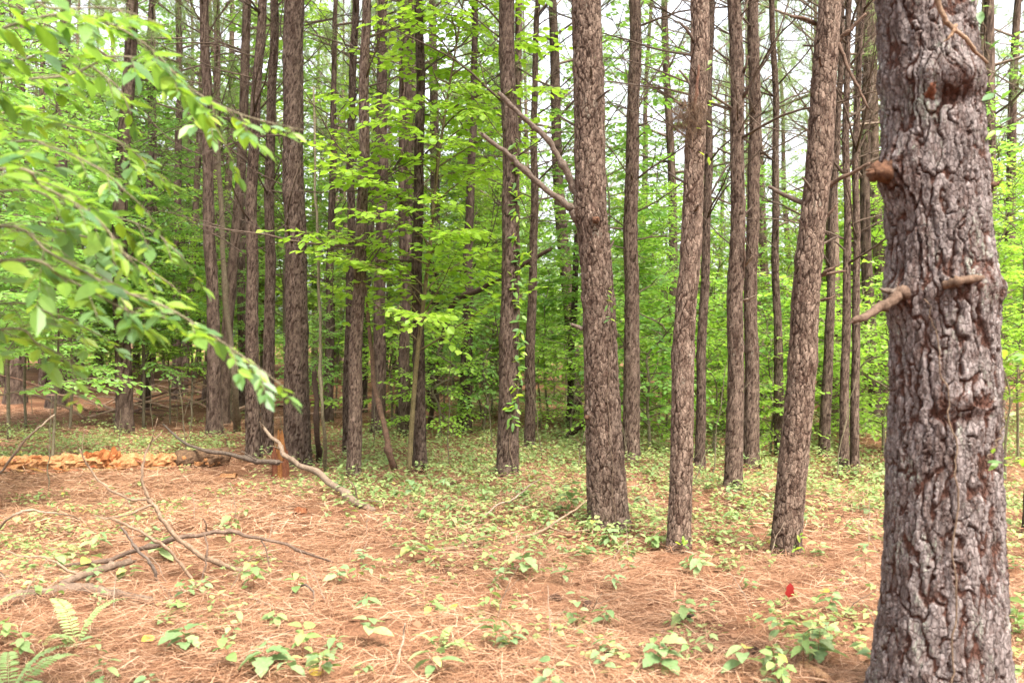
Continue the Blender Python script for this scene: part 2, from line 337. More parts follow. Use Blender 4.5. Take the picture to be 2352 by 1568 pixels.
# ------------------------------------------------------------------ pine table (picture units: base, then centre line with widths)
# pts: (x, y, width) from the base upwards
PINES = [
 ('near', [(2158,1640,350),(2155,1530,296),(2160,1300,256),(2164,1000,242),(2160,700,228),(2152,400,222),(2140,150,217),(2132,0,214)], 0, .95,
  'thick grey-barked pine trunk filling the right edge of the view, closest of all'),
 ('mid', [(1400,1222,112),(1398,1180,94),(1386,1000,82),(1378,800,76),(1364,500,70),(1352,200,67),(1345,0,66)], 8, 1.0,
  'sturdy pine with two broken dead limbs reaching left from one knot'),
 ('mid', [(1558,1280,62),(1560,1220,54),(1570,950,51),(1582,650,48),(1596,300,44),(1607,0,42)], 10, 1.12,
  'slim pine with a clump of dead needles hung on its trunk'),
 ('mid', [(1806,1290,76),(1808,1240,68),(1828,1000,66),(1850,750,63),(1873,400,57),(1893,0,50)], 10, 1.05,
  'right-leaning pine with flaky grey-brown bark and short broken branch stubs'),
 ('mid', [(1684,1138,56),(1686,1100,46),(1692,800,42),(1694,500,38),(1688,200,35),(1688,0,34)], 12, 0.9,
  'pine with dark-forked stub, left and nearer of two close parallel trunks'),
 ('mid', [(1726,1082,46),(1727,1040,38),(1728,700,34),(1731,300,30),(1733,0,27)], 14, 0.92,
  'slender pine standing just behind and right of the dark-forked pine'),
 ('mid', [(1164,1104,66),(1166,1060,54),(1172,800,50),(1172,500,47),(1168,200,42),(1165,0,39)], 8, 0.78,
  'dark straight pine in the picture middle with leafy vine on its right side'),
 ('mid', [(684,1075,78),(684,1020,66),(680,800,60),(674,500,55),(672,200,53),(670,0,51)], 7, 0.76,
  'thick reddish-brown pine standing behind the orange broken stump'),
 ('mid', [(812,1108,42),(813,1060,36),(822,750,33),(830,450,29),(842,0,24)], 12, 0.95,
  'thin pale-barked pine with a green tuft at its foot'),
 ('mid', [(584,1062,46),(583,1020,38),(577,800,34),(578,500,30),(590,200,26),(603,0,23)], 12, 0.8,
  'narrow dark pine left of the orange broken stump'),
 ('mid', [(614,1052,38),(614,1000,32),(617,700,28),(620,300,24),(627,0,21)], 10, 0.95,
  'narrow pine right behind the orange broken stump'),
 ('mid', [(493,1004,48),(493,960,38),(489,750,34),(480,450,29),(472,0,23)], 14, 0.95,
  'crooked pine with side branches near its middle, beyond the rotten log'),
 ('mid', [(965,1090,44),(964,1040,34),(960,800,30),(962,500,27),(964,0,22)], 8, 0.62,
  'dark pine trunk standing against the olive stem of the lime-leaved tree'),
 ('mid', [(799,1050,30),(799,1000,25),(803,700,22),(808,300,20),(815,0,17)], 10, 0.7,
  'dark thin pine half hidden behind the thin pale-barked pine'),
 ('mid', [(868,1002,44),(869,960,35),(874,700,31),(878,400,29),(881,0,25)], 12, 0.85,
  'pine behind the leaning dead stem, with scaly light bark'),
 ('mid', [(927,1005,40),(928,960,30),(933,700,25),(938,300,20),(942,0,16)], 10, 0.85,
  'slim pine left of the dark pine by the olive stem'),
 ('mid', [(1065,998,42),(1067,960,35),(1074,700,29),(1084,300,20),(1094,0,15)], 10, 0.72,
  'tapering pine beyond the seedling patch, between olive-stemmed tree and vine-clad pine'),
 ('mid', [(1216,1036,34),(1217,1000,28),(1222,700,24),(1228,300,18),(1234,0,14)], 14, 0.95,
  'thin pine just right of the vine-clad dark pine'),
 ('mid', [(1450,1066,52),(1450,1020,42),(1450,700,39),(1453,300,34),(1456,0,29)], 14, 0.95,
  'pine behind and right of the two-limbed pine, half screened by leaves low down'),
 ('mid', [(1606,1088,34),(1608,1040,26),(1616,700,23),(1626,300,20),(1637,0,17)], 12, 0.72,
  'thin dark pine behind the slim pine with the needle clump'),
 ('mid', [(1792,1054,32),(1791,1010,26),(1786,700,21),(1780,300,17),(1774,0,13)], 16, 0.8,
  'very thin pine with many bare side twigs between the close pair and the leaning pine'),
 ('mid', [(1892,1054,34),(1893,1010,28),(1906,700,22),(1922,300,17),(1930,0,14)], 14, 0.72,
  'dark-based pine directly right of the leaning pine, behind the green undergrowth'),
 ('mid', [(1936,1098,34),(1937,1050,25),(1940,700,21),(1943,300,17),(1946,0,14)], 14, 0.85,
  'left trunk of a twin pine pair joined at the foot'),
 ('mid', [(1962,1097,34),(1961,1050,23),(1964,700,20),(1970,300,16),(1980,0,13)], 14, 0.85,
  'right trunk of a twin pine pair joined at the foot'),
 ('mid', [(128,938,56),(130,900,42),(136,700,36),(142,400,31),(152,0,26)], 12, 0.6,
  'stout dark pine at far left standing on bare needle floor'),
 ('mid', [(34,925,58),(36,890,48),(38,600,34),(40,300,28),(44,0,23)], 10, 0.72,
  'leftmost pine, partly hidden behind blurred leaves'),
 ('mid', [(334,938,32),(336,900,24),(341,600,20),(345,300,17),(348,0,14)], 12, 0.5,
  'almost black thin pine beside the heap of fallen sticks'),
 ('mid', [(404,915,30),(405,880,23),(408,600,21),(410,300,18),(412,0,16)], 12, 0.8,
  'pine behind the heap of fallen sticks, left of the crooked pine'),
 ('mid', [(557,945,28),(556,900,22),(556,600,19),(558,300,17),(562,0,14)], 12, 0.75,
  'distant pine showing between the crooked pine and the narrow dark pine'),
 ('mid', [(753,972,32),(754,930,25),(760,600,21),(766,300,17),(772,0,12)], 12, 0.85,
  'pine right of the thick reddish-brown pine, further back'),
 ('mid', [(1308,980,26),(1311,940,20),(1320,650,17),(1332,300,14),(1340,0,12)], 12, 0.6,
  'thin dark distant pine left of the two-limbed pine'),
 ('mid', [(2374,1240,62),(2376,1180,50),(2392,800,42),(2412,400,36),(2436,0,30)], 8, 0.8,
  'pine cut off by the right picture edge behind the thick trunk'),
]

# needle mounds at the feet of the nearer pines
for kind, pts, nb, tint, lab in PINES:
    g = G(pts[0][0], pts[0][1])
    if g[1] < 16:
        w = pts[1][2] / F * g[1]
        BUMPS.append((g[0], g[1], 0.16 + w * 0.9, 0.05))

# ------------------------------------------------------------------ ground (one sheet to the horizon)
def ground():
    u = np.linspace(-1, 1, 190); xs = 9 * u + 390 * np.sign(u) * np.abs(u) ** 7
    v = np.linspace(0, 1, 230); ys = -6 + 26 * v + 480 * v ** 8
    X, Y = np.meshgrid(xs, ys)
    near = ss(26, 14, Y)
    Z = h(X, Y) + 0.03 * (vnoise(X * 5, Y * 5, 0 * X, 3) - 0.5) * near + 0.02 * (vnoise(X * 14, Y * 14, 0 * X, 4) - 0.5) * near
    V = np.stack([X, Y, Z], -1).reshape(-1, 3)
    nx, ny = len(xs), len(ys)
    i = np.arange(ny - 1)[:, None] * nx + np.arange(nx - 1)[None, :]
    f = np.stack([i, i + 1, i + nx + 1, i + nx], -1).reshape(-1, 4)
    o = ob('ground', mesh_np('ground', V, [f], M['ground']))
    tag(o, 'rust-brown forest floor covered with pine needles', kind='structure')
ground()

# ------------------------------------------------------------------ bark relief
def bark_field(ang, z, n, ch, seed, px, py, warp=1.0):
    wu = ((vnoise(px * 9, py * 9, z * 5, seed) - 0.5) * 1.5 + (vnoise(px * 28, py * 28, z * 20, seed + 1) - 0.5) * 0.8 + (vnoise(px * 80, py * 80, z * 60, seed + 4) - 0.5) * 0.35) * warp
    wv = ((vnoise(px * 13, py * 13, z * 6, seed + 2) - 0.5) * 1.3 + (vnoise(px * 40, py * 40, z * 30, seed + 8) - 0.5) * 0.35) * warp
    U = (ang / (2 * PI) * n) + wu; Vv = z / ch + wv
    ci = np.floor(U)
    f1 = np.full(U.shape, 9.0); f2 = np.full(U.shape, 9.0); idv = np.zeros(U.shape)
    for di in (-1, 0, 1):
        c = ci + di; cm = np.mod(c, n)
        off = hsh(cm, 0 * cm, np.array(seed))
        vj = np.floor(Vv + off)
        for dj in (-1, 0, 1):
            r = vj + dj
            jx = c + 0.5 + (hsh(cm, r, np.array(seed + 5)) - 0.5) * 0.85
            jy = r - off + 0.5 + (hsh(cm, r, np.array(seed + 6)) - 0.5) * 0.95
            d = np.sqrt((U - jx) ** 2 + ((Vv - jy) * 0.9) ** 2)
            rid = hsh(cm, r, np.array(seed + 7))
            new = d < f1
            f2 = np.where(new, f1, np.minimum(f2, d)); idv = np.where(new, rid, idv); f1 = np.where(new, d, f1)
    return f2 - f1, idv

def trunk_mesh(name, zs, cx, cy, rad, seg, seed, mat, cell_w=0.05, cell_h=0.11, amp=None, bulges=(), fine=True):
    ang = np.arange(seg) / seg * 2 * PI
    A, Z = np.meshgrid(ang, zs)
    Rr = np.broadcast_to(rad[:, None], A.shape)
    r0 = float(np.median(rad[: len(rad) // 2 + 1]))
    px, py = np.cos(A) * r0, np.sin(A) * r0
    n = max(7, int(round(2 * PI * r0 / cell_w)))
    e, idv = bark_field(A, Z, n, cell_h, seed, px, py)
    wid = 0.05 + 0.30 * vnoise(px * 14, py * 14, Z * 8, seed + 21)          # furrows of uneven width
    plate = ss(0.0, 1.0, e / wid)
    if amp is None: amp = 0.05 * r0 + 0.0015
    d = amp * plate * (0.45 + 0.75 * idv)
    tone = idv
    if fine:
        # thin overlapping scales in layers
        q = 1.15 * vnoise(px * 38, py * 38, Z * 11, seed + 31) + 0.6 * vnoise(px * 95, py * 95, Z * 32, seed + 32) + 0.3 * vnoise(px * 210, py * 210, Z * 95, seed + 33)
        lay = q * 4.6; fl = np.floor(lay); terr = fl + ss(0.0, 0.14, lay - fl)
        edge = 1 - ss(0.0, 0.2, lay - fl)
        d = d + amp * 0.24 * (terr - 4) * (0.3 + 0.7 * plate) + amp * 0.16 * (vnoise(px * 160, py * 160, Z * 110, seed + 9) - 0.5)
        tone = np.mod(idv * 0.6 + hsh(fl, np.floor(idv * 997), np.array(seed)) * 0.7, 1.0)
        crack = np.clip(1 - plate + 0.55 * edge * plate, 0, 1)
    else:
        crack = 1 - plate
    d = d + r0 * 0.10 * (vnoise(px * 6, py * 6, Z * 1.7, seed + 11) - 0.5)
    for bz, ba, bam, bs, *be in bulges:
        da = np.arctan2(np.sin(A - ba), np.cos(A - ba)) * r0
        g = np.exp(-((Z - bz) ** 2 + (da * (be[0] if be else 0.9)) ** 2) / (bs * bs))
        d = d + bam * g
        crack = np.clip(crack + 0.9 * g * (vnoise(px * 40, py * 40, Z * 40, seed + 3)), 0, 1)
    rr = Rr + d - amp * 0.95
    V = np.stack([cx[:, None] + np.cos(A) * rr, cy[:, None] + np.sin(A) * rr, Z], -1).reshape(-1, 3)
    m = len(zs)
    i = np.arange(m - 1)[:, None] * seg; j = np.arange(seg)[None, :]; j2 = (j + 1) % seg
    f = np.stack([i + j, i + j2, i + seg + j2, i + seg + j], -1).reshape(-1, 4)
    V = np.vstack([V, [[cx[-1], cy[-1], zs[-1] + 0.02]]])
    k = np.arange(seg); f3 = np.stack([np.full(seg, m * seg), (m - 1) * seg + k, (m - 1) * seg + (k + 1) % seg], -1)
    return mesh_np(name, V, [f3, f], mat, None, {'crack': np.append(crack.ravel(), 0.5), 'tone': np.append(tone.ravel(), 0.5)})

# ------------------------------------------------------------------ dead branch prototypes (grow along +X, curving up)
def dead_branch(rng, Lh, r, sub=5, depth=0, mb=None, p0=None, d0=None, k=5):
    top = mb is None
    if top: mb = MB(); p0 = np.zeros(3); d0 = np.array([1.0, 0, 0.25])
    n = max(4, int(7 - depth * 2)); pts = [p0]; d = d0 / np.linalg.norm(d0)
    for i in range(n):
        d = d + rng.normal(0, 0.10, 3) + np.array([0, 0, 0.035]); d /= np.linalg.norm(d)
        pts.append(pts[-1] + d * Lh / n)
    pts = np.array(pts)
    mb.tube(pts, np.linspace(r, r * 0.28, n + 1), k if depth == 0 else 3, cap=(depth == 0))
    if depth < 2:
        for i in range(sub):
            t = rng.uniform(0.18, 0.98); q = pts[0] * 0 + spline(pts[[int(t * n), min(n, int(t * n) + 1)]], 2)[0]
            dd = d0 / np.linalg.norm(d0) + rng.normal(0, 0.65, 3) + np.array([0, 0, 0.15])
            dead_branch(rng, Lh * rng.uniform(0.25, 0.5) * (1.15 - t * 0.6), r * 0.45 * (1.1 - t * 0.5), 2 if depth == 0 else 0, depth + 1, mb, q, dd)
    if top: return mb.build('dead_branch', M['twig'])

rg = np.random.default_rng(11)
DEAD = [dead_branch(rg, rg.uniform(1.3, 2.1), rg.uniform(0.011, 0.017), 7) for _ in range(7)]

def stub_mesh(rng, Lh, r, mat, k=9, lump=0.18, tip=None):
    mb = MB(); n = 7
    pts = [np.zeros(3)]; d = np.array([1.0, 0, 0])
    for i in range(n): d = d + rng.normal(0, 0.07, 3); d /= np.linalg.norm(d); pts.append(pts[-1] + d * Lh / n)
    rad = np.linspace(r * 1.25, r * 0.85, n + 1); rad[0] *= 1.3
    mb.tube(pts, rad, k, cap=True, lump=lump, rng=rng)
    for q in range(4):       # jagged broken end
        a = rng.uniform(0, 6.28); o = np.array([0, math.cos(a), math.sin(a)]) * r * 0.5
        mb.tube([pts[-1] + o * 0.8 - d * 0.02, pts[-1] + o + d * r * rng.uniform(0.4, 1.2)], [r * 0.35, r * 0.05], 4, mat=0)
    return mb.build('stub', mat)
STUBS = [stub_mesh(rg, rg.uniform(0.10, 0.32), rg.uniform(0.010, 0.016), M['deadwood'], 6) for _ in range(5)]

def aim(o, direction, roll=0.0, scale=1.0):
    d = Vector(direction).normalized()
    q = Vector((1, 0, 0)).rotation_difference(d)
    o.rotation_mode = 'QUATERNION'; o.rotation_quaternion = q @ Quaternion((1, 0, 0), roll)
    o.scale = (scale,) * 3

# ------------------------------------------------------------------ pine crowns
def needle_tufts(mb, pos, dirs, rng, per=26, ln=0.18, wd=0.005, mat=1):
    pos = np.repeat(pos, per, 0); dirs = np.repeat(dirs, per, 0); n = len(pos)
    d = dirs * rng.uniform(0.3, 1.0, (n, 1)) + rng.normal(0, 0.48, (n, 3)); d /= np.linalg.norm(d, axis=1)[:, None]
    s = np.cross(d, rng.normal(0, 1, (n, 3))); s /= np.linalg.norm(s, axis=1)[:, None] + 1e-9
    st = pos + dirs * rng.uniform(-0.09, 0.02, (n, 1))
    l = ln * rng.uniform(0.75, 1.25, (n, 1)); w = wd
    V = np.stack([st - s * w / 2, st + s * w / 2, st + d * l - np.array([0, 0, 0.02])], 1).reshape(-1, 3)
    mb.add(V, np.arange(n * 3).reshape(-1, 3), None, mat)

def pine_crown(rng, Hc=9.0, nb=34, Lm=2.3, ntuft=20):
    mb = MB(); tp, td = [], []
    for i in range(nb):
        t = (i + rng.uniform(0, 1)) / nb; z = Hc * t
        az = i * 2.4 + rng.normal(0, 0.3); L = Lm * (1 - t) ** 0.65 * rng.uniform(0.7, 1.15) + 0.35
        el = R(8 + 45 * t + rng.normal(0, 8))
        d = np.array([math.cos(az) * math.cos(el), math.sin(az) * math.cos(el), math.sin(el)])
        pts = [np.array([0, 0, z])]
        for k in range(5):
            d = d + rng.normal(0, 0.08, 3) + np.array([0, 0, 0.06]); d /= np.linalg.norm(d); pts.append(pts[-1] + d * L / 5)
        pts = np.array(pts)
        mb.tube(pts, np.linspace(0.022 * (1.2 - t), 0.006, 6), 4, 0, cap=False)
        for k in range(ntuft):
            s = rng.uniform(0.3, 1.0); q = pts[min(4, int(s * 5))] + (pts[min(5, int(s * 5) + 1)] - pts[min(4, int(s * 5))]) * (s * 5 % 1)
            dd = d * 0.6 + rng.normal(0, 0.6, 3) + np.array([0, 0, 0.25]); dd /= np.linalg.norm(dd)
            l2 = rng.uniform(0.08, 0.5) * (1.2 - s)
            e = q + dd * l2
            if l2 > 0.15: mb.tube([q, e], [0.006, 0.003], 3, 0, cap=False)
            tp.append(e); td.append(dd)
    needle_tufts(mb, np.array(tp), np.array(td), rng)
    return mb.build('crown', [M['twig'], M['needle']], smooth=False)
rg = np.random.default_rng(5)
CROWNS = [pine_crown(rg, 9.0, 30, 2.4, 19) for _ in range(4)]

def put_crown(parent, p0, p1, idx, rot, sc=1.0, tint=(1, 1, 1)):
    c = ob('crown', CROWNS[idx % 4], parent, p0, tint)
    d = Vector(np.asarray(p1) - np.asarray(p0)).normalized()
    c.rotation_mode = 'QUATERNION'; c.rotation_quaternion = Vector((0, 0, 1)).rotation_difference(d) @ Quaternion((0, 0, 1), rot)
    Lz = float(np.linalg.norm(np.asarray(p1) - np.asarray(p0)))
    c.scale = (sc, sc, Lz / 9.0)
    return c

# ------------------------------------------------------------------ the individually seen pines
rg = np.random.default_rng(21)
PT = []                      # (empty, base, Y, function z -> (x, r))
for ti, (kind, pts, nb, tint, lab) in enumerate(PINES):
    b = G(pts[0][0], pts[0][1]); Y = b[1]
    if ti > 3: pts = [(p[0], p[1], p[2] * (.94 if q < 2 else .86)) for q, p in enumerate(pts)]
    w = np.array([P(p[0], p[1], Y) for p in pts]); rad = np.array([p[2] / 2 / F * Y for p in pts])
    zt = w[:, 2] - b[2]; xt = w[:, 0] - b[0]
    H = 15.5 + rg.uniform(-1.5, 2.0)
    sl = (xt[-1] - xt[-2]) / (zt[-1] - zt[-2]) * 0.6
    rt = min(0.045, rad[-1] * 0.6)
    dz = H - zt[-1]
    zk = np.concatenate([[-0.25], zt, [zt[-1] + dz * 0.5, H]])
    xk = np.concatenate([[xt[0]], xt, [xt[-1] + sl * dz * 0.45, xt[-1] + sl * dz * 0.75]])
    rk = np.concatenate([[rad[0] * 1.15], rad, [rad[-1] * 0.72 + rt * 0.1, rt * 0.7]])
    ly = rg.normal(0, 0.008); wob = rg.uniform(0, 6.28)
    vis = zt[-1] + 0.6
    seg, rows = (300, 900) if kind == 'near' else ((120, 420) if Y < 8 else ((60, 210) if Y < 13 else (36, 120)))
    zs = np.concatenate([np.linspace(-0.25, vis, rows), np.linspace(vis, H, 26)[1:]])
    cx = np.interp(zs, zk, xk) + (0.014 * np.sin(zs * 1.7 + wob) + 0.007 * np.sin(zs * 4.3 + wob * 2)) * ss(0.3, 1.5, zs); cy = ly * zs + 0.02 * np.sin(zs * 0.9 + wob)
    # smooth the piecewise-linear centre line
    kz = max(3, int(rows * 0.06)); ker = np.ones(kz) / kz
    cx[:rows] = np.convolve(np.pad(cx[:rows], (kz // 2, kz - 1 - kz // 2), 'edge'), ker, 'valid')
    rr = np.interp(zs, zk, rk)
    for wz in np.arange(1.2 + wob * .1, 7, .62 + .05 * wob): rr = rr * (1 + .07 * np.exp(-((zs - wz) / .05) ** 2))     # branch whorls
    bul = []
    if kind == 'near':
        bul = [(P(0, 205, Y)[2] - b[2], -PI / 2 - 0.05, 0.036, 0.075, .6), (P(0, 248, Y)[2] - b[2], -PI / 2 + .05, -0.03, 0.035, .3), (P(0, 395, Y)[2] - b[2], PI + 0.25, 0.05, 0.11), (P(0, 660, Y)[2] - b[2], -PI / 2 + 0.5, 0.018, 0.12),
               (P(0, 915, Y)[2] - b[2], -PI / 2, 0.024, 0.07, .6), (P(0, 948, Y)[2] - b[2], -PI / 2, -0.02, 0.035, .35), (P(0, 420, Y)[2] - b[2], -0.2, 0.018, 0.09), (P(0, 690, Y)[2] - b[2], PI + 0.3, 0.03, 0.09)]
    elif ti == 1:
        bul = [(P(0, 508, Y)[2] - b[2], -PI / 2 + 0.1, 0.03, 0.07), (P(0, 490, Y)[2] - b[2], PI, 0.04, 0.09), (P(0, 950, Y)[2] - b[2], PI + 0.5, 0.022, 0.05)]
    cw, chh = (0.050, 0.24) if kind == 'near' else (0.036, 0.09)
    mat = M['bark_near'] if kind == 'near' else (M['bark'] if Y < 13.5 else M['bark_far'])
    E = empty('pine_tree', tuple(b), lab, 'tree', 'pines of the stand')
    tm = trunk_mesh('trunk', zs, cx, cy, rr, seg, 100 + ti * 13, mat, cw, chh, 0.0135 if kind == 'near' else None, bul, fine=Y < 13)
    tint *= .92
    tn = (tint, tint * (0.97 if kind != 'near' else 1), tint * (0.95 if kind != 'near' else 1))
    ob('trunk', tm, E, color=tn)
    zc = 7.2 + rg.uniform(-0.4, 0.6)
    f = lambda z, zs=zs, cx=cx, cy=cy, rr=rr: (float(np.interp(z, zs, cx)), float(np.interp(z, zs, cy)), float(np.interp(z, zs, rr)))
    a0, a1 = f(zc), f(H - 0.1)
    put_crown(E, (a0[0], a0[1], zc), (a1[0], a1[1], H), ti, rg.uniform(0, 6.28), rg.uniform(0.85, 1.1))
    PT.append((E, b, Y, f, vis))
    # dead lower branches and stubs, denser higher up
    for q in range(int(nb * (1.6 if ti > 3 else 1)) if kind != 'near' else 0):
        lo = 1.3 if Y < 9 else 1.0
        z = lo + (min(vis, 7.2) - lo) * rg.uniform(0.15, 1.0) ** 0.75
        az = rg.uniform(0, 2 * PI); x, y, r = f(z)
        long = rg.random() < (0.25 + 0.6 * min(1, z / 4.5)) and Y > 8.5
        o = ob('branch' if long else 'branch_stub', DEAD[rg.integers(7)] if long else STUBS[rg.integers(5)], E,
               (x + math.cos(az) * r * 0.8, y + math.sin(az) * r * 0.8, z), (tint * 0.85, tint * 0.82, tint * 0.8))
        el = R(rg.uniform(5, 50)); aim(o, (math.cos(az) * math.cos(el), math.sin(az) * math.cos(el), math.sin(el)), rg.uniform(0, 6.28) if not long else rg.normal(0, 0.5), rg.uniform(0.5, 1.0))

# ---- special limbs, stubs and clumps
def limb(name, parent, base, pts, radii, mat, k=8, n=16, color=(1, 1, 1), lump=0.09, rough=1.0):
    rr = np.random.default_rng(len(pts) * 7 + int(abs(pts[0][0]) * 1000))
    n = int(n * 1.7) + 4
    mb = MB(); sp = spline(np.asarray(pts) - np.asarray(base), n)
    L_ = np.linalg.norm(sp[-1] - sp[0]); t = np.linspace(0, 1, n); wob = np.zeros((n, 3))
    for f_, a_ in ((2.3, .010), (5.1, .006), (11, .003)):
        wob += np.sin(t[:, None] * f_ * 2 * PI + rr.uniform(0, 6.28, 3)[None]) * a_ * min(L_, 1.2) * rr.uniform(.4, 1, 3)[None]
    env = np.minimum(1, np.minimum(t, 1 - t) * 6)[:, None]
    sp = sp + wob * env * rough + rr.normal(0, .0015, sp.shape) * env
    rad = np.interp(t, np.linspace(0, 1, len(radii)), radii)
    rad = rad * (1 + .10 * np.sin(t * 23 + rr.uniform(0, 6)) * rr.uniform(.3, 1, n)); kn = rr.integers(1, n - 1, max(2, n // 9)); rad[kn] *= rr.uniform(1.15, 1.5, len(kn))
    mb.tube(sp, rad, k, lump=lump, rng=rr)
    d = sp[-1] - sp[-2]; d /= np.linalg.norm(d)
    if rad[-1] > .005:       # splintered end
        for q in range(3):
            o = rr.normal(0, 1, 3); o -= d * o.dot(d); o /= np.linalg.norm(o); mb.tube([sp[-1] + o * rad[-1] * .4 - d * .004, sp[-1] + o * rad[-1] * .6 + d * rad[-1] * rr.uniform(.8, 2.5)], [rad[-1] * .45, rad[-1] * .08], 4)
    return ob(name, mb.build(name, mat), parent, color=color)

E1, b1, Y1 = PT[0][:3]; E2, b2, Y2 = PT[1][:3]; E3, b3, Y3 = PT[2][:3]; E4, b4, Y4 = PT[3][:3]
def pp(lst, Y): return [P(a, b, Y + (c if len(t) > 2 else 0)) for t in lst for a, b, c in [(t + (0,))[:3]]]
# two broken limbs of the two-limbed pine
LA = limb('limb', E2, b2, pp([(1352, 520), (1325, 502, -0.02), (1300, 470, -0.05), (1220, 405, -0.1), (1160, 350, -0.12), (1108, 309, -0.15)], Y2), [0.05, 0.036, 0.026, 0.023, 0.019, 0.017], M['deadwood'], 9, 26)
LB = limb('limb', E2, b2, pp([(1348, 470), (1325, 448, 0.0), (1297, 385, -0.03), (1255, 320, -0.06), (1195, 262, -0.1), (1146, 214, -0.12)], Y2), [0.045, 0.034, 0.026, 0.022, 0.02, 0.018], M['deadwood'], 9, 26)
limb('twig', LB, b2, pp([(1313, 380, -0.03), (1280, 372, -0.03), (1228, 370, 0)], Y2), [0.006, 0.004, 0.003], M['deadwood'], 5, 8)
limb('twig', LA, b2, pp([(1300, 475, -0.05), (1270, 480, 0), (1240, 495, 0.1)], Y2), [0.005, 0.004, 0.003], M['deadwood'], 5, 8)
o = ob('branch_stub', stub_mesh(rg, 0.07, 0.03, M['stub'], 10, 0.25), E2, tuple(P(1366, 508, Y2 - 0.11) - b2), (0.8, 0.7, 0.65)); aim(o, (0.1, -1, 0.05))
o = ob('branch_stub', stub_mesh(rg, 0.09, 0.014, M['stub'], 8, 0.2), E2, tuple(P(1348, 958, Y2 - 0.12) - b2), (0.7, 0.65, 0.6)); aim(o, (-0.25, -1, 0.25))
o = ob('branch_stub', stub_mesh(rg, 0.10, 0.015, M['deadwood'], 8, 0.2), E2, tuple(P(1338, 755, Y2) - b2)); aim(o, (-1, -0.2, 0.4))
# near pine: sawn stub left, broken branch, small knot, twig
o = ob('branch_stub', stub_mesh(rg, 0.12, 0.040, M['stub'], 16, 0.3), E1, tuple(P(2062, 392, Y1 - 0.04) - b1), (0.9, 0.78, 0.7)); aim(o, (-1, -0.25, 0.03))
o = ob('branch_stub', stub_mesh(rg, 0.05, 0.014, M['stub'], 11, 0.3), E1, tuple(P(2134, 222, Y1 - 0.22) - b1), (0.85, 0.5, 0.35)); aim(o, (0.02, -0.8, 0.6))
limb('branch', E1, b1, pp([(2085, 668, -0.1), (2060, 680, -0.12), (2030, 702, -0.13), (1995, 722, -0.15), (1958, 737, -0.16)], Y1), [0.026, 0.022, 0.019, 0.017, 0.013], M['deadwood'], 9, 14, (1.0, .86, .78))
limb('branch', E1, b1, pp([(2065, 672, -0.1), (2040, 668, -0.12), (2022, 663, -0.15)], Y1), [0.016, 0.010, 0.004], M['deadwood'], 7, 6)
limb('branch', E1, b1, pp([(2168, 655, -0.2), (2200, 646, -0.235), (2240, 640, -0.21), (2268, 640, -0.15)], Y1), [0.016, 0.017, 0.015, 0.012], M['deadwood'], 8, 10, (1.0, .84, .72))
limb('twig', E1, b1, pp([(2140, -60, -0.28), (2158, 20, -0.28), (2185, 60, -0.27), (2225, 100, -0.25), (2268, 145, -0.2)], Y1), [0.011, 0.010, 0.009, 0.007, 0.005], M['twig'], 6, 14, (1.3, 1.15, 1.0))
limb('twig', E1, b1, pp([(2196, 58, -0.27), (2185, 80, -0.28), (2168, 96, -0.28)], Y1), [0.007, 0.005, 0.003], M['twig'], 5, 6, (1.5, 1.25, 1.0))
limb('twig', E1, b1, pp([(2260, 420, -0.05), (2282, 424, -0.06), (2296, 418, -0.07)], Y1), [0.013, 0.010, 0.008], M['stub'], 6, 5)
# leaning pine: stubs to the right and left
for (q, r_) in (([(1865, 642), (1905, 628, -.05), (1942, 622, -.08)], 0.010), ([(1870, 645), (1895, 625, -.08), (1925, 610, -.12)], 0.011),
               ([(1875, 525), (1900, 495, -.03), (1922, 472, -.05)], 0.012), ([(1896, 430), (1940, 405, -.1), (2000, 375, -.2)], 0.014),
               ([(1912, 105), (1945, 75, -.05), (1990, 32, -.1)], 0.014), ([(1875, 55), (1845, 42, -.05), (1815, 38, -.08)], 0.012),
               ([(1858, 525), (1845, 512, -.03), (1835, 506, -.05)], 0.013), ([(1885, 690), (1905, 685, -.05), (1920, 678, -.06)], 0.008),
               ([(1925, 100, -.1), (1945, 150, -.12), (1975, 210, -.14), (1995, 250, -.15)], 0.011)):
    limb('branch_stub', E4, b4, pp(q, Y4), [r_ * 1.35, r_, r_ * 0.7], M['deadwood'], 7, 8, (0.9, 0.76, 0.68))
# slim pine: dead needle clump and short branch
def clump(parent, base, c, rng, n=420, rx=0.06, rz=0.13, ln=0.13, mat='deadneedle', name='needle_clump'):
    mb = MB(); pos = np.asarray(c) - np.asarray(base) + rng.normal(0, 1, (n, 3)) * np.array([rx, rx, rz]) * 0.55
    d = rng.normal(0, 0.5, (n, 3)) + np.array([0, 0, -0.8]); d /= np.linalg.norm(d, axis=1)[:, None]
    s = np.cross(d, rng.normal(0, 1, (n, 3))); s /= np.linalg.norm(s, axis=1)[:, None]
    V = np.stack([pos - s * 0.0012, pos + s * 0.0012, pos + d * ln * rng.uniform(.6, 1.2, (n, 1))], 1).reshape(-1, 3)
    mb.add(V, np.arange(3 * n).reshape(-1, 3))
    return ob(name, mb.build(name, M[mat], smooth=False), parent)
clump(E3, b3, P(1571, 262, Y3 - 0.07), rg, 900, .075, .15, .15)
clump(E3, b3, P(1600, 250, Y3 - 0.11), rg, 200, 0.04, 0.08)
limb('branch_stub', E3, b3, pp([(1592, 265, -0.06), (1600, 210, -.1), (1605, 150, -.12)], Y3), [0.013, 0.011, 0.008], M['darkwood'], 7, 8, (1.6, 1.3, 1.2))
limb('branch_stub', E3, b3, pp([(1570, 250, -0.06), (1562, 240, -.1), (1548, 232, -.12)], Y3), [0.010, 0.008, 0.006], M['deadwood'], 6, 6)
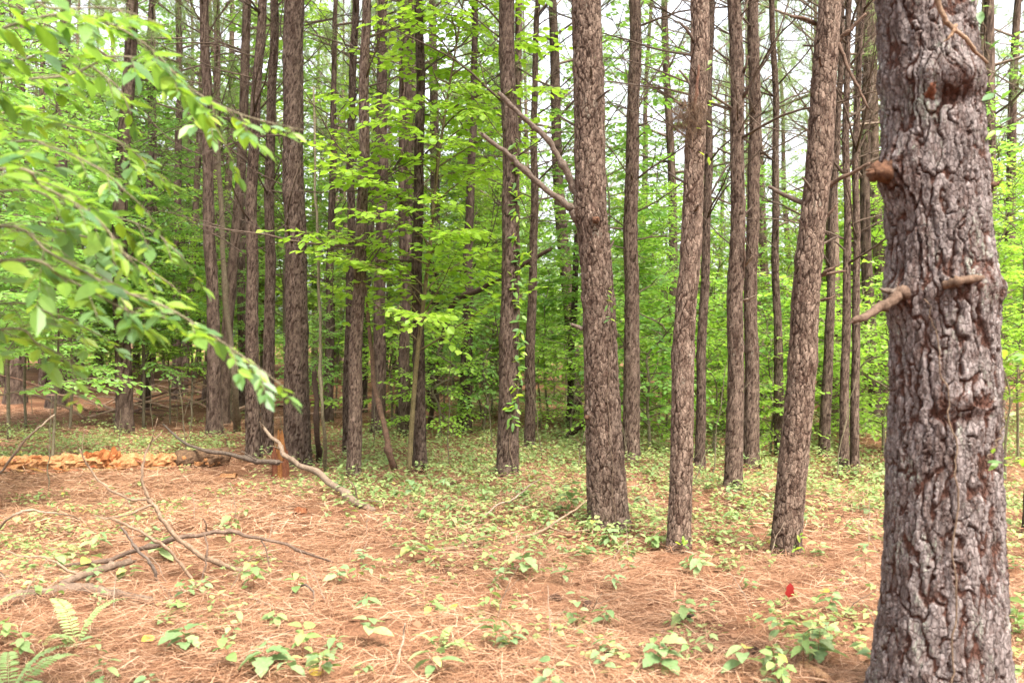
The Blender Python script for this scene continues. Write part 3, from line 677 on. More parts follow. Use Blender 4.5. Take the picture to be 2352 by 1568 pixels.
# dark-forked pine: stubs to the right
E5, b5, Y5 = PT[4][:3]
for q, r_ in (([(1700, 235), (1718, 205, -.1), (1735, 165, -.15)], .018), ([(1704, 175), (1712, 155, -.1), (1718, 130, -.1)], .014), ([(1706, 640), (1710, 590, -.1), (1708, 545, -.12)], .016), ([(1708, 690), (1722, 686, -.1), (1738, 678, -.2)], .012), ([(1712, 610), (1722, 596, -.1), (1730, 588, -.15)], .012)):
    limb('branch_stub', E5, b5, pp(q, Y5), [r_, r_ * .8, r_ * .5], M['darkwood'] if r_ > .0125 else M['palestick'], 6, 7)

# ------------------------------------------------------------------ distant pines (copies of five kinds)
rg = np.random.default_rng(33)
FARP = []
for k in range(5):
    zs = np.concatenate([np.linspace(-0.3, 11, 90), np.linspace(11, 16, 12)[1:]])
    cx = 0.10 * np.sin(zs * 0.35 + k * 1.7) + 0.03 * np.sin(zs * 1.1 + k); cx -= cx[0]
    cy = 0.10 * np.sin(zs * 0.3 + k * 2.9); cy -= cy[0]
    rr = np.interp(zs, [-.3, 0, .4, 6, 16], [.17, .155, .125, .095, .025])
    FARP.append((trunk_mesh('trunk', zs, cx, cy, rr, 20, 900 + k * 17, M['bark_far'], 0.06, 0.12, None, (), False), zs, cx, cy, rr))
far_lab = ['slender distant pine trunk among the leafy background growth', 'far pine trunk deep in the stand behind the undergrowth']
taken = [(t[1][0], t[1][1]) for t in PT]
nfar = 0; tries = 0
while nfar < 84 and tries < 4000:
    tries += 1
    y = 15 + 30 * rg.random(); x = rg.uniform(-0.62, 0.62) * y
    if min((x - a) ** 2 + (y - c) ** 2 for a, c in taken) < 1.2 ** 2: continue
    # keep clear of the sight lines of the main trunks near by
    taken.append((x, y)); k = nfar % 5; me, zs, cx, cy, rr = FARP[k]
    E = empty('pine_tree', (x, y, hf(x, y)), far_lab[0] if y < 30 else far_lab[1], 'tree', 'distant background pines' if y < 30 else 'pines deepest in the stand')
    E.rotation_euler = (rg.normal(0, 0.02), rg.normal(0, 0.025), rg.uniform(0, 6.28)); sc = rg.uniform(0.75, 1.15); E.scale = (sc, sc, 1)
    tn = rg.uniform(0.6, 1.15)
    ob('trunk', me, E, color=(tn, tn * .97, tn * .94))
    zc = 4.9 + rg.uniform(-0.7, 1.0)
    put_crown(E, (np.interp(zc, zs, cx), np.interp(zc, zs, cy), zc), (cx[-1], cy[-1], 16), nfar, rg.uniform(0, 6.28), 1.0 / sc * rg.uniform(0.85, 1.1))
    for q in range(9 if y < 28 else 5):
        z = rg.uniform(2.6, 6.8); az = rg.uniform(0, 6.28); el = R(rg.uniform(5, 45))
        o = ob('branch', DEAD[rg.integers(7)], E, (np.interp(z, zs, cx), np.interp(z, zs, cy), z), (tn * .9,) * 3)
        aim(o, (math.cos(az) * math.cos(el), math.sin(az) * math.cos(el), math.sin(el)), rg.normal(0, .5), rg.uniform(.6, 1.0))
    nfar += 1

# ------------------------------------------------------------------ leaves
LT6 = np.array([[0, 0, 0], [-.34, .30, .07], [.34, .30, .07], [-.36, .62, .05], [.36, .62, .05], [0, 1, -.06], [0, .45, -.02]])
LF6 = np.array([[0, 6, 1], [0, 2, 6], [1, 6, 3], [2, 4, 6], [3, 6, 5], [6, 4, 5]])
LT4 = np.array([[0, 0, 0], [-.36, .48, .08], [.36, .48, .08], [0, 1, -.05]]); LF4 = np.array([[0, 3, 1], [0, 2, 3]])

def leaf_cloud(mb, pos, d, nrm, ln, wd, T=LT4, Fc=LF4, mat=0):
    pos = np.asarray(pos, float); n = len(pos)
    d = d / (np.linalg.norm(d, axis=1)[:, None] + 1e-9)
    s = np.cross(d, nrm); s /= np.linalg.norm(s, axis=1)[:, None] + 1e-9
    u = np.cross(s, d)
    ln = np.broadcast_to(ln, (n,)); wd = np.broadcast_to(wd, (n,))
    V = pos[:, None, :] + T[None, :, 1:2] * (d * ln[:, None])[:, None, :] + T[None, :, 0:1] * (s * (ln * wd)[:, None])[:, None, :] + T[None, :, 2:3] * (u * ln[:, None])[:, None, :]
    f = (np.arange(n)[:, None, None] * len(T) + Fc[None]).reshape(-1, 3)
    mb.add(V.reshape(-1, 3), f, None, mat)

def sapling(rng, H, z0, nb, spread, ll, stem_pts=None, r0=0.025, T=LT4, Fc=LF4, leafmat='leaf', step=0.042, droop=0.25, up=(15, 45), flat=0.3, twg=0.085):
    """returns (stem mesh, foliage mesh)"""
    st = MB(); fo = MB()
    if stem_pts is None:
        stem_pts = [np.array([0, 0, -0.15])]
        for i in range(7): stem_pts.append(np.array([rng.normal(0, .04) * i, rng.normal(0, .04) * i, H * (i + 1) / 7]))
    sp = spline(stem_pts, 24)
    st.tube(sp, np.linspace(r0, 0.004, 24), 6)
    lp, ld, lnn, ls = [], [], [], []
    for i in range(nb):
        t = (i + rng.uniform(0, 1)) / nb; z = z0 + (H - z0) * t
        k = min(22, max(0, int(np.searchsorted(sp[:, 2], z)) - 1)); p0 = sp[k] + (sp[k + 1] - sp[k]) * np.clip((z - sp[k, 2]) / (sp[k + 1, 2] - sp[k, 2] + 1e-6), 0, 1)
        az = i * 2.4 + rng.normal(0, .4); L = spread * (0.35 + 0.65 * (1 - t) ** 0.8) * rng.uniform(.65, 1.15)
        el = R(rng.uniform(*up)); d = np.array([math.cos(az) * math.cos(el), math.sin(az) * math.cos(el), math.sin(el)])
        pts = [p0]; m = 6
        for q in range(m):
            d = d + rng.normal(0, .08, 3) + np.array([0, 0, -0.07]); d /= np.linalg.norm(d); pts.append(pts[-1] + d * L / m)
        pts = np.array(pts); st.tube(pts, np.linspace(r0 * .38, .002, m + 1), 3, cap=False)
        # side twigs in the branch's own flat plane
        nt_ = max(4, int(L / twg))
        for q in range(nt_ + 1):
            s = 0.2 + 0.8 * q / nt_; j = min(m - 1, int(s * m)); p = pts[j] + (pts[j + 1] - pts[j]) * (s * m - j if s < 1 else 1)
            bd = pts[j + 1] - pts[j]; bd /= np.linalg.norm(bd)
            side = np.cross(bd, [0, 0, 1.0]); side /= np.linalg.norm(side) + 1e-6
            sg = 1 if q % 2 else -1
            td = (bd * 0.7 + side * sg * rng.uniform(.5, 1.0) + np.array([0, 0, rng.normal(-.05, .2)])) if q < nt_ else bd
            td /= np.linalg.norm(td); tl = (0.16 + 0.30 * L * (1 - s * 0.7)) * rng.uniform(.6, 1.2)
            e = p + td * tl - np.array([0, 0, tl * 0.12])
            st.tube([p, e], [.0022, .0012], 3, cap=False)
            nl = max(3, int(tl / step)); ts = np.linspace(0.12, 1, nl)
            sd = np.cross(td, [0, 0, 1.0]); sd /= np.linalg.norm(sd) + 1e-6
            for w, u in enumerate(ts):
                a = (1 if w % 2 else -1) * (0 if u > .97 else 1)
                lp.append(p + (e - p) * u); ld.append(td * .75 + sd * a * .9 + np.array([0, 0, -droop]) + rng.normal(0, .18, 3)); ls.append(ll * rng.uniform(.65, 1.2))
    lp, ld, ls = np.array(lp), np.array(ld), np.array(ls)
    nr = np.array([0, 0, 1.0]) + rng.normal(0, flat, (len(lp), 3))
    leaf_cloud(fo, lp, ld, nr, ls, rng.uniform(.85, 1.2, len(lp)), T, Fc)
    return st.build('stem', M['stem']), fo.build('foliage', M[leafmat], smooth=False), len(lp)

def place_sapling(protos, k, x, y, label, group, sc=1.0, rot=0.0, tint=(1, 1, 1), lean=0.0):
    E = empty('hardwood_sapling', (x, y, hf(x, y) - 0.02), label, 'tree', group)
    E.rotation_euler = (lean, lean * .4, rot); E.scale = (sc,) * 3
    ob('stem', protos[k][0], E); ob('foliage', protos[k][1], E, color=tint)
    return E

rg = np.random.default_rng(77)
SAP = [sapling(rg, rg.uniform(4.6, 5.8), 1.15, 48, 1.35, .095, leafmat='leaf_lime' if i % 2 else 'leaf') for i in range(4)]
SAPS = [sapling(rg, rg.uniform(2.0, 2.8), .3, 32, 1.0, .08, leafmat='leaf_lime' if i % 2 else 'leaf') for i in range(4)]
TALL = [sapling(rg, rg.uniform(8.5, 10.5), 1.4, 76, 1.9, .12, r0=.04, step=.06, leafmat='leaf_lime' if i % 2 else 'leaf') for i in range(3)]
print('leaves', [s[2] for s in SAP + SAPS + TALL])

# the tall lime-leaved tree with the olive stem in the middle
b = G(938, 1098); Y = b[1]
sp = [P(a, c, Y + d) - b for a, c, d in ((938, 1110, 0), (944, 1000, 0), (955, 850, .02), (972, 700, .05), (988, 560, .08), (1000, 430, .1), (1012, 330, .12), (1030, 210, .15), (1052, 80, .18), (1072, -60, .2), (1090, -300, .2), (1110, -560, .2))]
sm, fm, n_ = sapling(rg, sp[-1][2] - .1, 1.35, 84, 1.5, .10, sp, .032, LT6, LF6, 'leaf_lime', .05, .25, (15, 50))
E = empty('hardwood_tree', tuple(b), 'tall slim tree with olive stem and bright lime leaves in the picture middle', 'tree')
ob('stem', sm, E, color=(1.0, .92, .7)); ob('foliage', fm, E, color=(1.1, 1.08, .9))
print('lime', n_)

# understory of the middle distance: (x, y of foot in the picture, prototype set, index, scale, tint, label)
UND = [
 (1492, 1045, 'SAPS', 0, 1.1, 'dark-footed leafy sapling right of the two-limbed pine'),
 (1530, 1000, 'SAP', 1, .75, 'bright sapling between the two-limbed pine and the slim pine'),
 (1660, 990, 'SAPS', 1, 1.2, 'sapling with pale layered leaves left of the close pine pair'),
 (1745, 1000, 'SAPS', 2, 1.1, 'sapling right behind the close pine pair'),
 (1815, 980, 'SAP', 0, .8, 'green sapling left of the leaning pine'),
 (1985, 1000, 'SAPS', 3, 1.3, 'bushy sapling right of the twin pine pair'),
 (2010, 960, 'SAP', 3, .9, 'sapling against the left edge of the thick near trunk'),
 (1310, 1010, 'SAPS', 1, .95, 'low sapling with pale leaf layers left of the two-limbed pine'),
 (1110, 1000, 'SAPS', 0, 1.15, 'sapling just left of the vine-clad pine'),
 (1240, 985, 'SAP', 1, .7, 'yellow-green sapling right of the vine-clad pine'),
 (1020, 975, 'SAP', 2, .7, 'sapling behind the lime-leaved tree'),
 (900, 985, 'SAPS', 3, 1.1, 'dull green sapling beside the leaning dead stem'),
 (770, 960, 'SAP', 0, .65, 'sapling right of the thick reddish-brown pine, behind'),
 (530, 965, 'SAP', 2, .75, 'sapling between the crooked pine and the narrow dark pine'),
 (440, 955, 'SAP', 1, .85, 'sapling left of the crooked pine'),
 (270, 975, 'SAP', 2, .95, 'leafy sapling behind the rotten log'),
 (160, 990, 'SAP', 0, 1.0, 'leafy sapling before the stout dark pine at far left'),
 (60, 985, 'SAP', 2, 1.1, 'leafy sapling near the left edge behind the blurred branch'),
 (-30, 1180, 'SAP', 2, .8, 'leafy sapling at the left edge behind the blurred branch, nearer one'),
 (120, 1060, 'SAP', 0, .8, 'darker leafy sapling behind the rotten log at the left'),
 (330, 985, 'TALL', 0, .7, 'tall young leafy tree left of the crooked pine'),
 (20, 1010, 'TALL', 2, .75, 'tall young leafy tree near the left edge'),
 (880, 960, 'TALL', 1, .8, 'tall lime-leaved young tree behind the leaning dead stem'),
 (1130, 950, 'TALL', 1, .75, 'tall lime-leaved young tree behind the vine-clad pine'),
 (1560, 1010, 'SAPS', 1, 1.0, 'low sapling with pale leaf layers left of the slim pine foot'),
 (1850, 1000, 'SAPS', 1, 1.2, 'low pale sapling directly behind the leaning pine'),
 (1480, 985, 'SAP', 3, .8, 'sapling with bright layers right behind the two-limbed pine'),
 (1420, 1030, 'SAPS', 3, 1.0, 'low lime sapling at the right flank of the two-limbed pine'),
 (1640, 1040, 'SAPS', 1, .8, 'low lime sapling before the dark-forked pine'),
 (1770, 1050, 'SAPS', 3, .85, 'low lime sapling left of the leaning pine foot'),
 (1905, 1020, 'SAPS', 1, 1.0, 'low lime sapling between leaning pine and twin pines'),
 (2030, 1050, 'SAPS', 3, 1.0, 'low lime sapling at the left edge of the thick near trunk'),
 (1010, 1010, 'SAPS', 3, .9, 'low lime sapling right of the olive stem'),
 (700, 985, 'SAPS', 0, .9, 'low green sapling right behind the thick reddish-brown pine'),
 (390, 975, 'SAP', 1, .7, 'lime sapling behind the rotten log, right half'),
 (-60, 1080, 'SAP', 0, .9, 'dense sapling at the left picture edge behind the branch'),
 (2310, 1110, 'SAP', 1, .62, 'thin-stemmed sapling right of the thick near trunk'),
 (2338, 1060, 'SAP', 3, .75, 'sapling at the right picture edge with sunlit leaves'),
 (2290, 1015, 'SAP', 2, 1.05, 'pole-like young tree right of the thick near trunk'),
]
SETS = {'SAP': SAP, 'SAPS': SAPS, 'TALL': TALL}
for px, py, s_, k, sc, lab in UND:
    g = G(px, py); tn = rg.uniform(.95, 1.2)
    place_sapling(SETS[s_], k, g[0], g[1], lab, 'leafy saplings under the pines', sc, rg.uniform(0, 6.28), (tn, tn, tn), rg.normal(0, .04))
    taken.append((g[0], g[1]))
n = 0; tries = 0
while n < 165 and tries < 6000:
    tries += 1
    y = 14.5 + 28 * rg.random() ** 1.0; x = rg.uniform(-.6, .6) * y
    if min((x - a) ** 2 + (y - c) ** 2 for a, c in taken) < .8 ** 2: continue
    if x < -.12 * y and y < 25 and rg.random() < .75: continue
    taken.append((x, y)); u = rg.random()
    s_ = 'TALL' if (u < (.42 if x < -.02 * y else .06) and y > 17) else ('SAP' if u < .7 else 'SAPS')
    if s_ == 'SAPS' and x < -.08 * y and y < 27: s_ = 'TALL'
    k = rg.integers(len(SETS[s_])); tn = rg.uniform(.75, 1.15)
    place_sapling(SETS[s_], int(k), x, y, {'TALL': 'tall young leafy tree in the background growth', 'SAP': 'leafy background sapling among the far pines', 'SAPS': 'low leafy bush on the far forest floor'}[s_],
                  {'TALL': 'tall young background trees', 'SAP': 'background saplings', 'SAPS': 'low background bushes'}[s_], rg.uniform(.8, 1.3), rg.uniform(0, 6.28), (tn * rg.uniform(.95, 1.1), tn, tn * .9), rg.normal(0, .05))
    n += 1

# far wood that reads as one mass
rg = np.random.default_rng(123)
mb = MB(); n = 52000
cl = rg.uniform(0, 1, (700, 3)); cy_ = 44 + 26 * cl[:, 1]; cxx = (cl[:, 0] * 2 - 1) * .7 * cy_; cz_ = 0.3 + (6.0 + 3.5 * ss(2, -8, cxx)) * cl[:, 2] ** 1.3
idx = rg.integers(0, 700, n)
pos = np.stack([cxx[idx], cy_[idx], cz_[idx]], -1) + rg.normal(0, 1, (n, 3)) * np.array([1.3, 1.0, .8])
pos[:, 2] = np.maximum(pos[:, 2], h(pos[:, 0], pos[:, 1]) + .1)
d = rg.normal(0, 1, (n, 3)); d[:, 2] -= .4
leaf_cloud(mb, pos, d, np.array([0, 0, 1.0]) + rg.normal(0, .5, (n, 3)), rg.uniform(.16, .30, n), np.full(n, 1.0))
tag(ob('far_foliage', mb.build('far_foliage', M['leaf_lime'], smooth=False), color=(.9, .9, .85)), 'green leaf mass of the far wood closing the view', 'foliage', kind='stuff')

# ------------------------------------------------------------------ pine straw, low plants, litter
rg = np.random.default_rng(9)
def scatter(n, y0, y1, pw=1.0, margin=1.06):
    y = y0 + (y1 - y0) * rg.random(n) ** pw
    x = rg.uniform(-.55, .55, n) * y * margin
    return x, y
def straw(n, y0, y1, ln, wd, lift, seg2=True, pw=1.0):
    x, y = scatter(n, y0, y1, pw)
    keep = vnoise(x * 1.6, y * 1.6, 0 * x, 71) * .6 + vnoise(x * 5, y * 5, 0 * x, 72) * .4 > rg.uniform(.18, .64, n)
    x, y = x[keep], y[keep]; n = len(x)
    a = rg.uniform(0, 2 * PI, n) + 0; l = ln * rg.uniform(.6, 1.3, n)
    dx, dy = np.cos(a), np.sin(a)
    z0 = h(x, y) + rg.uniform(.0, lift, n) ** 1.0 + .003
    ti = rg.normal(0, .2, n); bend = rg.normal(0, .16, n)
    sx, sy = -dy, dx
    m = np.stack([x, y, z0 + .012], -1)
    A = m - np.stack([dx + sx * bend, dy + sy * bend, ti + .03], -1) * (l / 2)[:, None]
    B = m + np.stack([dx - sx * bend, dy - sy * bend, ti - .03], -1) * (l / 2)[:, None]
    zmin = lambda Q: np.maximum(Q[:, 2], h(Q[:, 0], Q[:, 1]) + .002)
    A[:, 2] = zmin(A); B[:, 2] = zmin(B)
    up = rg.normal(0, .5, n); sv = np.stack([sx, sy, up], -1); sv *= (wd * rg.uniform(.7, 1.3, n) / 2 / np.linalg.norm(sv, axis=1))[:, None]
    if seg2:
        V = np.stack([A - sv * .6, A + sv * .6, m - sv, m + sv, B - sv * .5, B + sv * .5], 1).reshape(-1, 3)
        i = np.arange(n)[:, None] * 6
        f = np.concatenate([i + np.array([[0, 1, 3, 2]]), i + np.array([[2, 3, 5, 4]])]).reshape(-1, 4)
    else:
        V = np.stack([A - sv, A + sv, B + sv, B - sv], 1).reshape(-1, 3); f = np.arange(n * 4).reshape(-1, 4)
    return V, f
mb = MB()
for a in ((92000, 3.3, 6.8, .15, .0024, .045, True, .9), (80000, 6.8, 11, .17, .0036, .045, False, .95), (46000, 11, 20, .22, .006, .035, False, 1.0)):
    V, f = straw(*a); mb.add(V, None, f)
tag(ob('pine_straw', mb.build('pine_straw', M['straw'], smooth=False)), 'loose layer of fallen rust-brown pine needles on the floor', 'pine needles', kind='stuff')

def litter():
    mb = MB(); x, y = scatter(2200, 3.4, 14, .8); n = len(x)
    pos = np.stack([x, y, h(x, y) + rg.uniform(.012, .04, n)], -1); d = rg.normal(0, 1, (n, 3)); d[:, 2] *= .25
    leaf_cloud(mb, pos, d, np.array([0, 0, 1.0]) + rg.normal(0, .35, (n, 3)), rg.uniform(.02, .06, n), np.full(n, 1.1), LT6, LF6)
    tag(ob('leaf_litter', mb.build('leaf_litter', M['dryleaf'], smooth=False)), 'scattered dry brown leaves and bark flakes on the needles', 'dry leaves', kind='stuff')
litter()

def green_density(x, y):
    q = vnoise(x * .55, y * .4, 0 * x, 81) * .6 + vnoise(x * 1.8, y * 1.4, 0 * x, 82) * .4
    d = .3 + .7 * ss(6.0, 8.5, y)
    d = d * (1 - .8 * ss(-1.2, -2.6, x) * ss(6.5, 7.8, y) * ss(11.6, 10.9, y))     # bare needle floor before the log
    d = d * (1 - .9 * ss(0, -2, x) * ss(14.2, 16, y)) * (1 - .6 * ss(21, 30, y))
    return d * ss(.31, .58, q)
def cover():
    mb = MB(); n = 30000
    x, y = scatter(n, 4.2, 27, .85); k = green_density(x, y) > rg.random(n) * .8
    x, y = x[k], y[k]; n = len(x)
    hgt = rg.uniform(.03, .24, n) * (0.6 + .5 * ss(8, 14, y))
    L_ = 6
    X = np.repeat(x, L_); Yy = np.repeat(y, L_); Hh = np.repeat(hgt, L_)
    a = rg.uniform(0, 6.28, n * L_); r = rg.uniform(.0, .10, n * L_)
    pos = np.stack([X + np.cos(a) * r, Yy + np.sin(a) * r, h(X, Yy) + Hh * rg.uniform(.45, 1.05, n * L_)], -1)
    d = np.stack([np.cos(a), np.sin(a), rg.normal(-.15, .3, n * L_)], -1)
    leaf_cloud(mb, pos, d, np.array([0, 0, 1.0]) + rg.normal(0, .3, (n * L_, 3)), rg.uniform(.025, .062, n * L_), rg.uniform(.8, 1.2, n * L_))
    print('cover', n)
    tag(ob('ground_cover', mb.build('ground_cover', M['cover'], smooth=False)), 'low carpet of pale green seedlings between the trunks', 'ground cover', kind='stuff')
cover()

# single leaf meshes shared by seedlings and near branches
def leaf_mesh(name, mat, wide=.36, n=7, droop=.18, fold=.12, lobes=0):
    v = []; t = np.linspace(0, 1, n)
    wv = wide * np.sin(PI * t ** .82) ** .8 * (1 + .0 * t)
    if lobes: wv = wv * (0.72 + .38 * np.abs(np.sin(t * PI * lobes)))
    for i in range(n):
        z = -droop * t[i] ** 2
        v += [(-wv[i], t[i], z + fold * wv[i]), (0, t[i], z), (wv[i], t[i], z + fold * wv[i])]
    f = []
    for i in range(n - 1):
        a = i * 3; f += [(a, a + 1, a + 4, a + 3), (a + 1, a + 2, a + 5, a + 4)]
    return mesh_np(name, np.array(v), [np.array(f)], mat)
LEAF_S = [leaf_mesh('leaf', M['seedling'], .26, 7, .35, .3), leaf_mesh('leaf', M['seedling'], .34, 7, .25, .25), leaf_mesh('leaf', M['seedling'], .38, 10, .35, .3, 3)]
LEAF_N = [leaf_mesh('leaf', M['leaf_near'], .19, 9, .2), leaf_mesh('leaf', M['leaf_near'], .23, 9, .1), leaf_mesh('leaf', M['leaf_near'], .17, 9, .3)]

def put_leaf(parent, mesh, pos, d, nrm, ln, color=None):
    o = ob('leaf', mesh, parent, tuple(pos), color)
    d = Vector(d).normalized(); x = d.cross(Vector(nrm)).normalized(); z = x.cross(d)
    m = Matrix((x, d, z)).transposed()
    o.rotation_mode = 'QUATERNION'; o.rotation_quaternion = m.to_quaternion(); o.scale = (ln,) * 3
    return o

STEM_S = []
for i in range(4):
    m_ = MB(); m_.tube(spline([(0, 0, -.04), (rg.normal(0, .03), rg.normal(0, .03), .5), (rg.normal(0, .07), rg.normal(0, .07), 1)], 6), np.linspace(.014, .006, 6), 4)
    STEM_S.append(m_.build('stem', M['redwood']))
def seedling(x, y, hgt, nl, ll, label, group, tint=(1, 1, 1), kind=None):
    E = empty('seedling', (x, y, hf(x, y)), label, 'seedling', group); E.rotation_euler = (rg.normal(0, .1), rg.normal(0, .1), rg.uniform(0, 6.28))
    s = ob('stem', STEM_S[rg.integers(4)], E); s.scale = (hgt * .8, hgt * .8, hgt)
    me = LEAF_S[rg.integers(3) if kind is None else kind]; a0 = rg.uniform(0, 6.28)
    for i in range(nl):
        t = .45 + .55 * (i + .5) / nl; a = a0 + i * 2.4 + rg.normal(0, .3)
        el = rg.uniform(-.35, .35)
        put_leaf(E, me, (math.cos(a) * .012, math.sin(a) * .012, hgt * t), (math.cos(a), math.sin(a), el), (math.cos(a) * -.1 + rg.normal(0, .2), rg.normal(0, .2), 1), ll * rg.uniform(.6, 1.15), tint)
    return E
# the seedlings one can point to: (x, y of foot, height m, leaves, leaf length m, label)
for px, py, hh, nl, ll, lab in [
  (1135, 1505, .17, 8, .085, 'seedling with drooping mid-green leaves low in the picture centre'),
  (1520, 1555, .16, 9, .10, 'blue-green seedling with long pointed leaves near the bottom edge, right of centre'),
  (1395, 1450, .13, 9, .07, 'rounded pale seedling right of the drooping seedling'),
  (1205, 1330, .20, 8, .09, 'tall seedling with broad leaves below the thin fallen branch'),
  (950, 1290, .15, 7, .11, 'seedling with broad pale lobed leaves left of the thin fallen branch'),
  (1700, 1560, .15, 6, .09, 'dark green broad-leaved seedling at the bottom edge, left of the thick trunk'),
  (1400, 1270, .16, 10, .085, 'cluster of blue-green leaves at the foot of the two-limbed pine'),
  (1345, 1300, .15, 9, .075, 'yellow-green heart-leaved seedling before the two-limbed pine'),
  (1310, 1190, .28, 9, .10, 'bluish broad-leaved plant against the left side of the two-limbed pine'),
  (815, 1130, .10, 10, .09, 'dark green tuft at the foot of the thin pale-barked pine'),
  (920, 1150, .10, 8, .085, 'pale spreading seedling right of the thin pale-barked pine'),
  (1690, 1090, .30, 8, .10, 'pale leaf tuft in front of the dark-forked pine'),
  (650, 985, .05, 3, .05, 'tiny pale seedling beside the orange stump'),
  (615, 1550, .13, 7, .10, 'bright green seedling at the bottom left of centre'),
  (425, 1500, .12, 8, .09, 'pale seedling with flat leaf rosette at the lower left'),
  (845, 1480, .14, 6, .09, 'grey-green drooping seedling left of the lower centre'),
  (1000, 1560, .13, 6, .10, 'grey-green seedling at the bottom edge left of centre'),
  (1830, 1170, .32, 9, .08, 'bushy pale seedling left of the leaning pine'),
  (2010, 1560, .10, 5, .07, 'small bright seedling at the foot of the thick near trunk'),
  (1800, 1480, .14, 7, .08, 'pale seedling left of the thick near trunk'),
  (225, 1275, .17, 8, .10, 'bright green broad-leaved seedling inside the left branch pile'),
  (365, 1290, .16, 8, .11, 'bright green seedling right of centre in the left branch pile'),
  (300, 1345, .12, 7, .09, 'pale green seedling by the stout grey limb'),
  (130, 1320, .12, 7, .08, 'pale green seedling at the left of the branch pile'),
  (1890, 1540, .13, 7, .085, 'pale seedling at the bottom edge beside the thick trunk'),
  (1610, 1330, .17, 8, .08, 'upright seedling below the slim pine')]:
    g = G(px, py); seedling(g[0], g[1], hh, nl, ll * 1.15, lab, 'seedlings on the needle floor', (1.0, 1.0, 1.0))
n = 0; tries = 0
while n < 270 and tries < 12000:
    tries += 1
    y = 3.9 + 7.4 * rg.random() ** 1.35; x = rg.uniform(-.56, .56) * y
    den = max(.32, float(green_density(np.array([x]), np.array([y]))[0])) * (1 - .75 * float(ss(-1.0, -2.4, x) * ss(6.3, 7.6, y)))
    if rg.random() > den: continue
    hh = rg.uniform(.06, .20); tn = rg.uniform(.85, 1.15)
    near = y < 6.5
    seedling(x, y, hh, int(rg.integers(5, 11)), rg.uniform(.045, .085), 'small pale green seedling in the foreground needles' if near else 'small pale green seedling among the middle trunks',
             'foreground seedlings' if near else 'seedlings among the middle trunks', (tn, tn, tn * rg.uniform(.75, 1.1)))
    n += 1

# ------------------------------------------------------------------ near branch with large leaves at the left
rg = np.random.default_rng(55)
base = np.array([-2.15, 2.75, hf(-2.15, 2.75)])
NE = empty('hardwood_sapling', tuple(base), 'near sapling whose large-leaved branches hang in at the left, out of focus', 'tree')
BR = [
 [(-300, 250, 2.7), (20, 60, 2.6), (200, 40, 2.6), (330, 100, 2.6), (440, 205, 2.6), (560, 265, 2.6), (700, 300, 2.6)],
 [(-300, 650, 2.6), (-30, 520, 2.5), (120, 585, 2.4), (260, 660, 2.4), (380, 705, 2.4), (480, 765, 2.4), (560, 820, 2.4), (610, 855, 2.4), (645, 885, 2.4)],
 [(-300, 400, 2.6), (0, 330, 2.5), (120, 340, 2.4), (230, 390, 2.4), (300, 450, 2.4)],
 [(-300, 720, 2.6), (0, 600, 2.3), (150, 640, 2.3), (300, 715, 2.3), (400, 720, 2.3)],
 [(-300, 560, 2.8), (0, 440, 2.7), (150, 470, 2.7), (330, 520, 2.7), (420, 590, 2.7)],
 [(-300, 200, 2.9), (-20, 150, 2.8), (130, 120, 2.8), (260, 190, 2.8), (300, 260, 2.8)],
 [(-300, 800, 2.9), (-20, 700, 2.8), (120, 720, 2.8), (230, 770, 2.8)],
 [(-300, 100, 2.5), (-20, 0, 2.4), (120, 20, 2.4), (260, 20, 2.4), (380, 60, 2.4)],
 [(-300, 450, 2.4), (-20, 390, 2.2), (100, 430, 2.2), (220, 500, 2.2), (300, 600, 2.2)],
 [(-300, 600, 3.0), (0, 520, 3.0), (180, 540, 3.0), (300, 590, 3.0), (400, 660, 3.0)],
 [(-300, 350, 3.1), (0, 260, 3.1), (160, 290, 3.1), (280, 330, 3.1), (380, 420, 3.1)],
 [(-300, 900, 2.5), (-20, 760, 2.5), (90, 790, 2.5), (180, 840, 2.5)],
 [(-300, 220, 3.0), (100, 180, 3.0), (260, 130, 3.0), (400, 170, 3.0), (520, 330, 3.0)],
]
mb = MB(); mb.tube(spline([(0, 0, -.1), (.03, .02, .9), (-.02, 0, 1.8), (.05, .02, 2.8), (.0, 0, 3.6)], 20), np.linspace(.03, .006, 20), 7)
ob('stem', mb.build('stem', M['stem']), NE)
leaves = []
